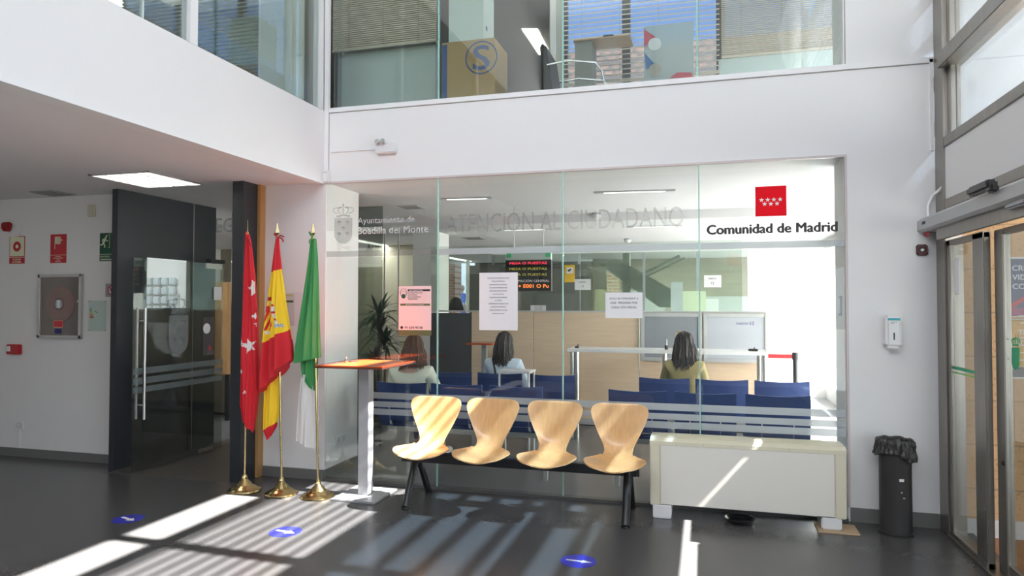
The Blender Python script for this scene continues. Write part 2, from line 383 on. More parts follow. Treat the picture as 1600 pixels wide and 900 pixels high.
# ---- right wall: frames, white panel, glass above the doors
def frame_bar(b, y0, y1, z0, z1, x0=RX - 0.01, x1=RX + 0.10, bev=0.004): b.box(x0, x1, y0, y1, z0, z1, bev=bev)
YS = -3.0
b = B()
frame_bar(b, 5.25, 5.43, 0, 7.4)
frame_bar(b, YS, 5.25, 2.62, 2.69); frame_bar(b, YS, 5.25, 3.16, 3.26, RX - 0.04)
frame_bar(b, 5.19, 5.25, 2.69, 7.4, RX + 0.02, RX + 0.07)
frame_bar(b, YS, 5.25, 2.20, 2.265)
for yy in (1.6, -1.2): frame_bar(b, yy, yy + 0.07, 2.62, 7.4)
b.build('trim_window_frames', ALU, kind='structure')
struct('wall_right_panel', mat('white_panel_right', (0.78, 0.78, 0.78), 0.5), (RX, RX + 0.06, YS, 5.25, 2.265, 2.62))
bx('window_1', GLASSW, (RX + 0.05, RX + 0.058, YS, 5.19, 2.69, 3.16), kind='structure')
bx('window_2', GLASSW, (RX + 0.05, RX + 0.058, YS, 5.19, 3.26, 4.4), kind='structure')
# entrance: fixed side light and sliding leaf
d = thing('sliding_door', 'bronze framed glass sliding door leaf printed with a mirrored green town crest', 'door', (RX + 0.07, 3.9, 0)); SLD = d
b = B()
b.box(RX + 0.045, RX + 0.085, 4.47, 4.59, 0.02, 1.985, bev=0.004); b.box(RX + 0.045, RX + 0.085, 3.0, 3.07, 0.02, 1.985, bev=0.004)
b.box(RX + 0.05, RX + 0.08, 3.07, 4.47, 0.02, 0.10); b.box(RX + 0.05, RX + 0.08, 3.07, 4.47, 1.95, 1.985)
b.build('door_frame', ALU, d)
bx('door_pane', GLASSD, (RX + 0.062, RX + 0.068, 3.07, 4.47, 0.1, 1.95), d)
B().cyl((RX + 0.035, 4.50, 0.66), (RX + 0.046, 4.50, 0.66), 0.012).build('lock', BLACK, d)
d = thing('side_light', 'fixed glass side panel in a bronze frame nearest the corner, crossed by green stripes', 'glass panel', (RX + 0.03, 5.0, 0))
b = B()
b.box(RX, RX + 0.04, 5.19, 5.25, 0, 1.985, bev=0.004); b.box(RX, RX + 0.04, 4.62, 4.79, 0, 1.985, bev=0.006); b.box(RX - 0.005, RX + 0.04, 4.62, 5.25, 0, 0.05)
b.box(RX, RX + 0.04, 4.62, 5.25, 1.95, 1.985); b.build('panel_frame', ALU, d)
bx('panel_pane', GLASSD, (RX + 0.017, RX + 0.023, 4.79, 5.19, 0.05, 1.95), d)
GR1 = mat('vinyl_green', (0.02, 0.36, 0.17), 0.5); GR2 = mat('vinyl_light_green', (0.20, 0.52, 0.10), 0.5)
b = B(); b.prism([at(1484, 570, X=RX + .015), at(1525, 580, X=RX + .015), at(1525, 585, X=RX + .015), at(1484, 575, X=RX + .015)], (-0.001, 0, 0)); b.build('green_stripe', GR1, d)
b = B(); b.prism([at(1484, 579, X=RX + .015), at(1525, 588.5, X=RX + .015), at(1525, 591, X=RX + .015), at(1484, 581, X=RX + .015)], (-0.001, 0, 0)); b.build('light_green_stripe', GR2, d)
bx('paper_notice', PAPER, (RX + .013, RX + .016, 5.06, 5.15, 1.62, 1.86), d)
struct('trim_door_sill', ALU, (RX - 0.02, RX + 0.10, YS, 5.25, 0, 0.02))
d = thing('door_operator', 'long grey automatic door operator box above the entrance', 'door operator', (1.5, 4, 2.12))
b = B(); xs = [(1.575, 2.16), (1.475, 2.16), (1.45, 2.14), (1.45, 2.075), (1.475, 2.06), (1.575, 2.06)]
b.prism([(x, 5.44, z) for x, z in xs], (0, -7.5, 0)); b.build('cover', mat('operator_grey', (0.46, 0.47, 0.48), 0.4, 0.3), d)
bx('guide_rail', ALU, (1.50, 1.53, -2, 5.2, 1.987, 2.06), d)
bx('end_mark', INK, (1.4485, 1.450, 5.25, 5.32, 2.105, 2.125), d)
b = B().box(1.40, 1.455, 4.05, 4.34, 2.15, 2.20, bev=0.012); b.box(1.41, 1.45, 4.02, 4.1, 2.13, 2.17, bev=0.01); b.build('motion_sensor', BLACK, d)
bx('safety_sensor', GREYMET, (1.46, 1.53, 3.78, 4.0, 2.03, 2.062), d, bev=0.01)
B().tube([(1.50, 5.36, 2.15), (1.50, 5.37, 2.24), (1.53, 5.36, 2.31), (1.565, 5.33, 2.345), (1.572, 5.30, 2.36)], 0.011).build('conduit', WHITEP, d, smooth=True)
bx('beacon', REDP, (1.488, 1.512, 5.38, 5.42, 2.03, 2.062), d, bev=0.004)
# stone wall outside with posters
STONE = brick_mat('travertine_blocks', (0.62, 0.40, 0.21), (0.58, 0.37, 0.19), (0.38, 0.26, 0.15), 1.0, 0.9, 0.30, 0.006, spk=(45, (0.80, 0.66, 0.48)))
struct('wall_outside_stone', STONE, (RX + 0.11, 7, WY - 0.04, WY + 0.25, -0.02, 2.6))
struct('baseboard_outside', mat('pale_marble', (0.66, 0.64, 0.62), 0.4), (RX + 0.11, 7, WY - 0.055, WY - 0.04, -0.02, 0.10))
struct('ceiling_sun_slit', WHITE, (2.07, 6.6, -3, WY, 2.35, 2.5), (RX + .06, 1.85, -3, WY, 2.35, 2.5))  # unseen ceiling; gap and width shaped for the sun slit and shade
lamp('AREA', 'entrance_fill', (3.4, 1.6, 1.5), (0.0, 1, -0.05), 45, (1, 0.95, 0.9), (3.4, 2.0))  # fill lamp added outdoors to brighten the stone wall

def poster(name, label, cat, x0, x1, z0, z1, y, m, group=None, thick=0.002):
    o = thing(name, label, cat, ((x0 + x1) / 2, y, z0), group)
    bx('sheet', m, (x0, x1, y - thick, y, z0, z1), o); return o
yo = WY - 0.04
p = at(1565, 402, Y=yo); q = at(1565, 495, Y=yo)
o = poster('poster', 'dark blue framed poster with white capital headline on the outdoor stone wall', 'poster', p.x, p.x + 0.5, q.z, p.z, yo, PAPER)
bx('print', mat('poster_slate_blue', (0.085, 0.09, 0.16), 0.5), (p.x + .012, p.x + .49, yo - .003, yo - .002, q.z + 0.005, p.z - .012), o)
for k, t in enumerate(('CREA', 'VIDEO', 'CON')): text(t, PAPER, o, (p.x + 0.06, yo - .0035, p.z - 0.075 - k * 0.062), height=0.036, align='LEFT', bold=0.02)
b = B().prism([(p.x + .03, yo - .004, p.z - .33), (p.x + .15, yo - .004, p.z - .25), (p.x + .15, yo - .004, p.z - .28), (p.x + .05, yo - .004, p.z - .35)], (0, 0.001, 0)); b.build('red_streak', REDFILM, o)
for k in range(7): bx('text_line', PAPER, (p.x + 0.09 + 0.01 * (k % 2), p.x + .4, yo - .0035, yo - .003, p.z - .40 - k * 0.05, p.z - .392 - k * .05), o)
bx('magenta_band', mat('magenta_band', (0.35, 0.06, 0.14), 0.5), (p.x + .012, p.x + .49, yo - .0035, yo - .003, q.z + 0.01, q.z + 0.06), o)
q2 = at(1572, 591, Y=yo)
o = poster('poster', 'ochre poster below the dark blue one on the outdoor stone wall', 'poster', p.x + .01, p.x + 0.51, q2.z, q.z - 0.015, yo, PAPER)
bx('print', mat('poster_ochre', (0.70, 0.42, 0.14), 0.5), (p.x + .022, p.x + .50, yo - .003, yo - .002, q2.z + 0.08, q.z - .02), o)
bx('grey_band', mat('poster_grey', (0.14, 0.13, 0.13), 0.5), (p.x + .022, p.x + .50, yo - .003, yo - .002, q2.z + 0.01, q2.z + 0.078), o)
text('Te ay', PAPER, o, (p.x + 0.09, yo - .0035, q.z - 0.11), height=0.04, align='LEFT', bold=0.02); text('afront', PAPER, o, (p.x + 0.07, yo - .0035, q.z - 0.165), height=0.034, align='LEFT', bold=0.02)
# green crest on the sliding leaf, seen from behind
o = SLD
def dl(px, py): return at(px, py, X=RX + 0.060)
b = B()
b.prism([dl(1581, 543), dl(1593, 543), dl(1593, 570), dl(1590, 576), dl(1586, 578), dl(1583, 575), dl(1581, 568)], (-0.001, 0, 0)); b.prism([dl(1582, 538), dl(1592, 538), dl(1591, 541), dl(1583, 541)], (-0.001, 0, 0))
b.build('green_shield', GR1, o)
b = B()
for k in range(5):
    x = 1582 + k * 2.5; b.tube([dl(x, 537), dl(x + (k - 2) * 0.8, 531), dl(1587, 527)], 0.0025, 5)
b.build('crown', GR1, o)
for (px, py, w, t) in ((1568, 529, .13, 'Ayuntamiento'), (1568, 541, .08, 'Boadilla'), (1567, 549, .03, 'del'), (1572, 559, .07, 'Monte')):
    text(t, film('green_print', (0.02, 0.36, 0.17), .6, 0.1), o, dl(px, py), width=w, axis='X')

# view through the upper right windows and the upper office windows: neighbouring houses and added stand-ins
TILE = brick_mat('roof_tiles', (0.085, 0.040, 0.025), (0.05, 0.025, 0.015), (0.015, 0.01, 0.008), 1.0, 0.5, 0.45, 0.09, vec=('X', 'Y'))
TILE2 = brick_mat('roof_tiles_side', (0.42, 0.24, 0.15), (0.30, 0.16, 0.10), (0.10, 0.05, 0.03), 1.0, 0.3, 0.2, 0.03, vec=('Y', 'X'))
def house(name, label, x0, x1, y0, y1, h, rise, wallm, tile, along='Y'):
    o = thing(name, label, 'house', ((x0 + x1) / 2, (y0 + y1) / 2, -0.1))
    bx('house_wall', wallm, (x0, x1, y0, y1, -0.1, h), o)
    b = B()
    if along == 'Y':
        xm = (x0 + x1) / 2; b.prism([(x0 - .5, y0 - .3, h - .05), (xm, y0 - .3, h + rise), (x1 + .5, y0 - .3, h - .05), (x1 + .5, y0 - .3, h - .2), (x0 - .5, y0 - .3, h - .2)], (0, y1 - y0 + .6, 0))
    else:
        ym = (y0 + y1) / 2; b.prism([(x0 - .3, y0 - .5, h - .05), (x0 - .3, ym, h + rise), (x0 - .3, y1 + .5, h - .05), (x0 - .3, y1 + .5, h - .2), (x0 - .3, y0 - .5, h - .2)], (x1 - x0 + .6, 0, 0))
    b.build('house_roof', tile, o)
    return o
RENDERW = mat('white_render', (0.74, 0.73, 0.70), 0.9)
h1 = house('house', 'white rendered house with a tiled roof seen through the upper right windows', 12.8, 20, 2, 25, 9.0, 2.6, mat('beige_render', (.50, .48, .43), .9), TILE2)
h2 = house('house', 'brown tiled roof house added for the reflection in the upper gallery glass', -18, 11, 27, 36, 8.0, 5.4, RENDERW, TILE, 'X')  # stands in for a roof reflected in the upper glass
shade_wall = house('house', 'unseen white wall added beside the terrace to shade the walking man', -4.6, -4.0, 17.4, 25.5, 7.0, .5, RENDERW, TILE2)  # unseen wall added to keep the sun off the terrace
# glazed canopy outside over the entrance, with bars; tint, slope and bars shaped to dim and stripe the sun
o = thing('sun_stripe_canopy', 'bluish glazed canopy with white bars outside the upper right window', 'canopy', (3, 3, 3.3))
def cn(x): return 4.76 - (x - 1.80) * .50
b = B(); b.bm.faces.new([b.bm.verts.new(v) for v in ((1.80, WY, cn(1.8)), (3.2, WY, cn(3.2)), (3.2, FY, cn(3.2)), (1.80, FY, cn(1.8)))]); b.build('canopy_glass', glass('canopy_tint', (.12, .165, .22), 0.05), o)
b = B()
for k in range(8):
    x = 1.85 + k * .19; b.prism([(x - .028, WY, cn(x) - .03), (x + .028, WY, cn(x) - .04), (x + .028, WY, cn(x) + .0), (x - .028, WY, cn(x) + .012)], (0, -8.4, 0))
b.build('canopy_bar', mat('canopy_white', (0.8, 0.79, 0.76), 0.9), o)
struct('wall_outside_pier', WHITE, (RX + 0.30, RX + 0.75, WY, WY + .4, 2.5, 7))

# ------------------------------------------------------------------ glass front of the office (four panes)
GX = [at(x, 480, Y=WY).x for x in (684, 880, 1094)]
edges = [-3.245] + GX + [0.98]
LBL = ['glass front pane at the white corner, behind the high table', 'glass front pane with the white instruction sheet', 'glass front pane between the white sheets and the red square logo',
       'glass front pane behind the white fan coil unit']
def zrow(py_l, px_l=580): return at(px_l, py_l, Y=WY).z
for i in range(4):
    x0, x1 = edges[i] + 0.003, edges[i + 1] - 0.003
    o = thing('glass_screen', LBL[i], 'glass pane', ((x0 + x1) / 2, WY + 0.01, 0.022), 'panes of the office glass front')
    bx('pane', GLASS, (x0, x1, WY + 0.005, WY + 0.013, 0.022, CZ - 0.005), o)
    if i < 3: bx('green_edge', GEDGE, (x1 - 0.006, x1 + 0.003, WY + 0.000, WY + 0.018, 0.022, CZ - 0.005), o)
    xa = max(x0, -2.90)
    for z0, z1 in ((0.738, 0.792), (0.667, 0.715), (0.600, 0.652)):
        bx('frosted_stripe', FROST, (xa, x1, WY + 0.002, WY + 0.004, z0, z1), o)
    bx('frosted_band', FROSTL if i == 0 else FROST, (x0, x1, WY + 0.002, WY + 0.004, 1.975, 2.025), o)
YT = WY + 0.001
o = thing('glass_lettering', 'grey etched words ATENCIÓN AL CIUDADANO across the glass front', 'lettering', (-1.2, YT, 2.25))
c0 = at(697, 340, Y=YT); c1 = at(1068, 336, Y=YT)
text('ATENCIÓN AL CIUDADANO', FROSTL, o, ((c0.x + c1.x) / 2, YT, 2.255), width=c1.x - c0.x, height=0.20, depth=0)
o = thing('town_crest_lettering', 'etched crest with the words Ayuntamiento de Boadilla del Monte on the corner pane', 'lettering', (-2.8, YT, 2.2))
def crest(o, cx, ztop, w, h, y, m, axis='Y'):
    """shield with crown drawn with thin strokes; cx is along X (axis Y) or along Y (axis X)"""
    def P(a, z): return (cx + a, y, z) if axis == 'Y' else (y, cx + a, z)
    r = w * 0.018
    zs = ztop - h * 0.36; zb = ztop - h
    out = [P(-w / 2, zs), P(w / 2, zs), P(w / 2, zb + w * .5)] + [P(w / 2 * math.cos(t * PI / 10), zb + w * .5 - w / 2 * math.sin(t * PI / 10)) for t in range(1, 10)] + [P(-w / 2, zb + w * .5)]
    b = B(); b.prism(out, (0, .0006, 0) if axis == 'Y' else (.0006, 0, 0)); b.build('shield', m, o)
    b = B()
    for k in range(5):
        a = (k - 2) * w * 0.18
        b.tube([P(a * .9, zs + h * .10), P(a * 1.6, zs + h * .17), P(a * 1.5, zs + h * .24), P(a * .4, zs + h * .27)], r * 1.5, 6)
    b.tube([P(-w * .36, zs + h * .04), P(0, zs + h * .07), P(w * .36, zs + h * .04)], r * 2.6, 6)
    b.tube([P(0, zs + h * .27), P(0, zs + h * .36)], r * 1.5, 6); b.tube([P(-w * .05, zs + h * .32), P(w * .05, zs + h * .32)], r * 1.5, 6)
    b.build('crown', m, o, smooth=True)
    b = B()
    for (a, z) in ((-.22, .48), (.22, .48), (0, .62), (-.22, .76), (.22, .76)):
        zc = ztop - h * z; b.tube([P(a * w, zc - h * .05), P(a * w, zc + h * .02)], r, 5)
        b.tube([P(a * w - w * .09, zc), P(a * w - w * .05, zc + h * .035), P(a * w + w * .05, zc + h * .035), P(a * w + w * .09, zc)], r * 1.4, 5)
    b.build('tree_emblem', film('etched_dark', (0.35, 0.37, 0.37), 0.5, .2), o, smooth=True)
p0 = at(537, 318, Y=YT); p1 = at(537, 381, Y=YT); wl = at(551, 350, Y=YT).x - at(523, 350, Y=YT).x
crest(o, p0.x, p0.z, wl, p0.z - p1.z, YT - .006, FROSTL)
q0 = at(559, 346, Y=YT); q1 = at(648, 344, Y=YT)
text('Ayuntamiento de', FROSTW, o, (q0.x, YT, at(600, 345, Y=YT).z), width=q1.x - q0.x, align='LEFT', depth=0)
q0 = at(559, 360, Y=YT); q1 = at(669, 357, Y=YT)
text('Boadilla del Monte', FROSTW, o, (q0.x, YT, at(610, 359, Y=YT).z), width=q1.x - q0.x, align='LEFT', depth=0)
o = thing('regional_logo', 'red square logo with seven white stars above the black words Comunidad de Madrid', 'logo', (0.7, YT, 2.1))
a0 = at(1180, 292, Y=YT); a1 = at(1229, 337, Y=YT)
bx('red_square', mat('logo_red', (0.80, 0.012, 0.022), 0.9, spec=.1), (a0.x, a1.x, YT - .001, YT + .001, a1.z, a0.z), o)
b = B(); W = a1.x - a0.x; mz = (a0.z + a1.z) / 2; mx_ = (a0.x + a1.x) / 2
for k in range(7):
    cx = mx_ + ((k - 1.5) * .20 if k < 4 else (k - 5) * .20) * W; cz = mz + (0.05 if k < 4 else -0.09) * W
    pts = star(cx, cz, 0.085 * W); b.prism([(x, YT - .0016, z) for x, z in pts], (0, .0004, 0))
b.build('white_star', PAPER, o)
c0 = at(1105, 360, Y=YT); c1 = at(1308, 353, Y=YT)
text('Comunidad de Madrid', mat('logo_black', (0.02, 0.018, 0.02), 0.5), o, ((c0.x + c1.x) / 2, YT - .001, (c0.z + c1.z) / 2), width=c1.x - c0.x, bold=0.052)

# sheets stuck on the glass
def sheet(name, label, cat, x0, y0, x1, y1, m=PAPER, Y=YT, group=None):
    p = at(x0, (y0 + y1) / 2, Y=Y); q = at(x1, (y0 + y1) / 2, Y=Y); t = at((x0 + x1) / 2, y0, Y=Y).z; bt = at((x0 + x1) / 2, y1, Y=Y).z
    return poster(name, label, cat, p.x, q.x, bt, t, Y, m, group), p.x, q.x, bt, t
o, x0, x1, z0, z1 = sheet('notice', 'tall white instruction sheet with many grey lines of text on the glass', 'notice', 749, 426, 809, 516)
for k, t in enumerate(('LAS CITAS DE REGISTRO SON', 'PARA ENTREGAR', 'DOCUMENTACIÓN DIRIGIDA', 'AL AYUNTAMIENTO DE', 'BOADILLA DEL MONTE', 'NO SE RECOGERÁ', 'DOCUMENTACIÓN DIRIGIDA', 'A OTRAS', 'ADMINISTRACIONES CON', 'CITAS DE REGISTRO.', 'HAN DE PEDIR CITA DE', 'VENTANILLA ÚNICA')):
    text(t, GREYINK, o, ((x0 + x1) / 2, YT - .0025, z1 - 0.045 - k * 0.0265), height=0.010, bold=0.01, name='text_line')
o, x0, x1, z0, z1 = sheet('notice', 'small white sheet reading SOLO SE ATENDERÁ A UNA PERSONA POR CADA CITA PREVIA', 'notice', 946, 457, 1004, 497)
for k, t in enumerate(('SOLO SE ATENDERÁ A', 'UNA  PERSONA POR', 'CADA CITA PREVIA')):
    text(t, INK, o, ((x0 + x1) / 2, YT - .0025, z1 - 0.045 - k * 0.036), width=[.225, .212, .198][k], height=0.018, name='text_line')
o, x0, x1, z0, z1 = sheet('mask_poster', 'white poster with painted pink table glow, masked face, phone number and green foot on the glass', 'poster', 623, 447, 674, 524, mat('poster_red_glow', (0.80, 0.66, 0.66), 0.6))  # red glow of the table put into the paper colour
yy = YT - .0025
bx('green_foot', mat('poster_olive', (0.09, 0.13, 0.05), 0.6), (x0, x1, yy, YT - .002, z0, z0 + 0.045), o)
bx('green_bar', MATS['poster_olive'], (x0 + .015, x1 - .012, yy, YT - .002, z1 - .168, z1 - .150), o)
text('PETICIÓN DE CITA PREVIA', PAPER, o, ((x0 + x1) / 2, yy - .0005, z1 - .159), width=.17, height=.010, name='text_line')
b = B(); cx, cz = x0 + .045, z1 - .055
b.ring((cx, cz), .034, .031, yy, YT - .002, 24); b.tube([(cx - .028, yy, cz - .02), (cx - .02, yy, cz + .012), (cx + .02, yy, cz + .012), (cx + .028, yy, cz - .02)], .0015, 5); b.build('face_outline', INK, o)
B().lathe([(.02, 0), (.02, .0006)], (0, 0, 0), 20).build('mask_mark', GREENS, o).matrix_local = Matrix.Translation(Vector((cx, yy, cz - .032)) - o.location) @ Matrix.Rotation(PI / 2, 4, 'X')
bx('headline_bar', INK, (x0 + .085, x1 - .012, yy, YT - .002, z1 - .045, z1 - .028), o)
text('USO OBLIGATORIO', PAPER, o, (x0 + .162, yy - .0005, z1 - .0365), width=.125, height=.010, name='text_line')
for k, t in enumerate(('DE MASCARILLA EN', 'EL INTERIOR', 'DE LOS EDIFICIOS', 'MUNICIPALES')): text(t, INK, o, (x0 + .087, yy, z1 - .058 - k * .0175), height=.0105, align='LEFT', bold=.01, name='text_line')
text('91 634 93 00', INK, o, (x0 + .142, yy, z0 + .066), width=.165, height=.021, bold=.02, name='text_line')
B().lathe([(.013, 0), (.013, .0006)], (0, 0, 0), 16).build('phone_mark', INK, o).matrix_local = Matrix.Translation(Vector((x0 + .03, yy, z0 + .066)) - o.location) @ Matrix.Rotation(PI / 2, 4, 'X')

# ------------------------------------------------------------------ left wall signs and devices
yl = WY
def lw(px, py): return at(px, py, Y=yl)
o, x0, x1, z0, z1 = sheet('alarm_button_sign', 'red and cream sign with a red ring reading PULSADOR DE ALARMA', 'sign', 15, 369, 39, 412, REDFILM, yl)
bx('cream_field', CREAMS, (x0 + .008, x1 - .008, yl - .003, yl - .002, z0 + .078, z1 - .008), o)
b = B(); cx, cz = (x0 + x1) / 2, (z0 + .078 + z1 - .008) / 2; b.ring((cx, cz), .052, .02, yl - .004, yl - .003); b.build('red_ring', REDFILM, o)
bx('divider', CREAMS, (x0, x1, yl - .003, yl - .002, z0 + .063, z0 + .068), o)
text('PULSADOR', CREAMS, o, (cx, yl - .003, z0 + .044), width=.11, height=.017, bold=.01); text('DE ALARMA', CREAMS, o, (cx, yl - .003, z0 + .017), width=.115, height=.017, bold=.01)
o, x0, x1, z0, z1 = sheet('fire_hose_sign', 'red sign with a white fire hose symbol above the hose cabinet', 'sign', 79, 366, 104, 411, REDFILM, yl)
cx = (x0 + x1) / 2; b = B(); zc = z1 - .07
for k in range(8): b.box(cx - .045 + k * .0095, cx - .0385 + k * .0095, yl - .004, yl - .003, zc - .03, zc + .045)
b.ring((cx + .042, zc + .01), .010, .005, yl - .004, yl - .003, 14); b.tube([(cx + .02, yl - .0035, zc + .01), (cx + .034, yl - .0035, zc + .01)], .002, 5); b.tube([(cx - .043, yl - .0035, zc - .02), (cx - .043, yl - .0035, zc - .08)], .003, 5)
b.build('hose_symbol', CREAMS, o)
bx('divider', CREAMS, (x0, x1, yl - .003, yl - .002, z0 + .078, z0 + .083), o)
for k, t in enumerate(('MANGUERA', 'CONTRA INCENDIOS', 'USO EN', 'EMERGENCIA')): text(t, CREAMS, o, (cx, yl - .003, z0 + .066 - k * .017), height=.009, name='text_line')
o, x0, x1, z0, z1 = sheet('emergency_exit_sign', 'dark green sign with a white running man and arrow beside the dark portal', 'sign', 156, 364, 183, 408, GREENS, yl)
x1 = min(x1, -5.40)
b = B(); X0 = x0; ZT = z1
def rp2(a, c): return (X0 + a, yl - .004, ZT - c)
for pts, r in (([(.078, .048), (.060, .080), (.048, .100)], .013), ([(.048, .10), (.065, .122), (.062, .145)], .008), ([(.048, .10), (.035, .115), (.012, .118)], .008), ([(.066, .060), (.042, .062), (.034, .080)], .006), ([(.070, .066), (.088, .080), (.104, .076)], .006)):
    b.tube([rp2(*p) for p in pts], r * .8, 6)
b.sph(rp2(.084, .032), .012, (1, .3, 1), 10); b.tube([rp2(.105, .015), rp2(.125, .008), rp2(.125, .15), rp2(.105, .143)], .003, 5)
b.build('running_figure', CREAMS, o)
bx('divider', CREAMS, (x0, x1, yl - .003, yl - .002, z0 + .066, z0 + .071), o)
text('SALIDA DE EMERG', CREAMS, o, (x0 + .01, yl - .003, z0 + .045), height=.016, width=.115, align='LEFT'); bx('arrow_shaft', CREAMS, (x0 + .015, x1 - .02, yl - .003, yl - .002, z0 + .012, z0 + .022), o)
o, x0, x1, z0, z1 = sheet('no_smoking_sign', 'small grey sign with a red no smoking ring at the portal edge', 'sign', 165, 443, 186, 464, mat('sign_grey', (0.35, 0.35, 0.36), .6), yl)
cx, cz = (x0 + x1) / 2, (z0 + z1) / 2; b = B(); b.lathe([(.048, 0), (.048, .001)], (0, 0, 0), 24); dd = b.build('white_disc', PAPER, o); dd.matrix_local = Matrix.Translation(Vector((cx, yl - .002, cz)) - o.location) @ Matrix.Rotation(PI / 2, 4, 'X')
b = B(); b.ring((cx, cz), .052, .041, yl - .005, yl - .003, 28); b.tube([(cx - .033, yl - .004, cz + .033), (cx + .033, yl - .004, cz - .033)], .005, 5); b.build('red_ring', REDFILM, o); bx('cigarette', INK, (cx - .03, cx + .03, yl - .004, yl - .003, cz - .005, cz + .005), o)
# energy certificate under glass
o, x0, x1, z0, z1 = sheet('energy_certificate', 'small glass framed energy rating certificate with coloured bars', 'certificate', 139, 470, 166, 517, mat('certificate_paper', (0.66, 0.74, 0.70), .5), yl, None)
EC = [(0.02, .30, .12), (.15, .45, .10), (.5, .55, .08), (.75, .6, .05), (.75, .35, .05), (.7, .15, .05), (.55, .03, .03)]
for k, c in enumerate(EC): bx('rating_bar', mat('rating_%d' % k, c, .6), (x0 + .014, x0 + .034 + .005 * k, yl - .003, yl - .002, z1 - .088 - .014 * k, z1 - .076 - .014 * k), o)
bx('rating_mark', INK, (x0 + .075, x0 + .090, yl - .003, yl - .002, z1 - .11, z1 - .10), o); bx('rating_mark', INK, (x0 + .094, x0 + .108, yl - .003, yl - .002, z1 - .12, z1 - .11), o)
bx('cover_glass', GLASS, (x0 - .004, x1 + .004, yl - .010, yl - .007, z0 - .004, z1 + .004), o)
for xx in (x0 + .006, x1 - .006):
    for zz in (z0 + .006, z1 - .006): B().cyl((xx, yl - .014, zz), (xx, yl, zz), .006, seg=12).build('standoff', STEEL, o)
# fire hose cabinet
p = at(59, 429, Y=yl - .03); q = at(125, 529, Y=yl - .03)
o = thing('fire_hose_cabinet', 'steel framed glass fire hose cabinet with a round red reel on the wall', 'fire hose cabinet', ((p.x + q.x) / 2, yl, q.z))
b = B(); y0, y1 = yl - .03, yl; f = .028
b.box(p.x, p.x + f, y0, y1, q.z, p.z); b.box(q.x - f, q.x, y0, y1, q.z, p.z); b.box(p.x, q.x, y0, y1, p.z - f, p.z); b.box(p.x, q.x, y0, y1, q.z, q.z + f); b.build('cabinet_frame', STEEL, o)
bx('back_plate', mat('cabinet_inside', (.03, .028, .025), .6), (p.x + f, q.x - f, yl - .004, yl - .001, q.z + f, p.z - f), o)
cx, cz = (p.x + q.x) / 2, (p.z + q.z) / 2 + .02
rr = B(); rr.lathe([(.178, -.012), (.182, 0), (.175, .008), (.12, .010), (.06, .012)], (0, 0, 0), 48); reel = rr.build('reel', mat('reel_red', (.36, .025, .02), .45), o, smooth=True)
reel.matrix_local = Matrix.Translation(Vector((cx, yl - .014, cz)) - o.location) @ Matrix.Rotation(PI / 2, 4, 'X')
hub = B().lathe([(.05, 0), (.05, .006)], (0, 0, 0), 28).build('hub', GREYMET, o, smooth=True); hub.matrix_local = Matrix.Translation(Vector((cx, yl - .024, cz)) - o.location) @ Matrix.Rotation(PI / 2, 4, 'X')
bx('nozzle', WHITEP, (cx - .026, cx + .026, yl - .034, yl - .025, cz - .04, cz + .045), o, bev=.004)
bx('cabinet_pane', glass('cabinet_glass', (.8, .75, .72), .05), (p.x + f, q.x - f, yl - .028, yl - .026, q.z + f, p.z - f), o)
bx('red_label', REDFILM, (cx - .068, cx + .062, yl - .0292, yl - .0285, q.z + .105, q.z + .18), o)
b = B(); 
for c in ((cx - .066, cx + .060, q.z + .108, q.z + .111), (cx - .066, cx + .060, q.z + .174, q.z + .177), (cx - .066, cx - .063, q.z + .108, q.z + .177), (cx + .057, cx + .060, q.z + .108, q.z + .177)): b.box(c[0], c[1], yl - .0298, yl - .0292, c[2], c[3])
b.build('label_border', CREAMS, o)
bx('blue_label', mat('label_blue', (.02, .02, .18), .5), (cx - .045, cx + .035, yl - .0292, yl - .0285, q.z + .045, q.z + .092), o)
B().cyl((q.x - f, yl - .035, cz + .03), (q.x - f, yl - .02, cz + .03), .012).build('lock', STEEL, o)
# siren, call point, sensor, socket
p = at(16, 353, Y=yl - .03)
o = thing('fire_siren', 'dark red fire alarm siren high on the white wall', 'siren', (p.x - .05, yl, p.z - .03))
b = B().box(p.x - .11, p.x, yl - .05, yl, p.z - .03, p.z + .04, bev=.012); b.cyl((p.x - .05, yl - .03, p.z - .055), (p.x - .05, yl - .03, p.z - .02), .03, .048); b.build('siren_body', mat('siren_red', (.30, .01, .015), .35), o, smooth=True)
b = B().tube([(p.x - .05, yl - .008, p.z - .11), (p.x + .09, yl - .008, p.z - .105), (p.x + .10, yl - .008, p.z - .07), (p.x + .12, yl - .008, p.z - .065), (p.x + .12, yl - .008, p.z + .03)], .005); b.build('cable', WHITEP, o, smooth=True)
p = at(10, 538, Y=yl - .04); q = at(29, 554, Y=yl - .04)
o = thing('alarm_call_point', 'red manual fire alarm call point low on the white wall', 'alarm button', ((p.x + q.x) / 2, yl, q.z))
bx('call_body', REDP, (p.x, q.x, yl - .045, yl, q.z, p.z), o, bev=.006); bx('press_plate', WHITEP, (p.x + .012, p.x + .06, yl - .047, yl - .044, q.z + .03, p.z - .018), o)
p = at(136, 320, Y=yl - .03); q = at(146, 338, Y=yl - .03)
tag(bx('wall_sensor', CREAM, (p.x, q.x, yl - .03, yl, q.z, p.z), bev=.006), 'small beige sensor box high on the white wall', 'sensor')
p = at(24, 658, Y=yl - .01); q = at(36, 671, Y=yl - .01)
o = thing('wall_socket', 'white wall socket with a cable duct running down to the baseboard', 'socket', ((p.x + q.x) / 2, yl, q.z))
bx('socket_plate', WHITEP, (p.x, q.x, yl - .012, yl, q.z, p.z), o, bev=.004); cx, cz = (p.x + q.x) / 2, (p.z + q.z) / 2
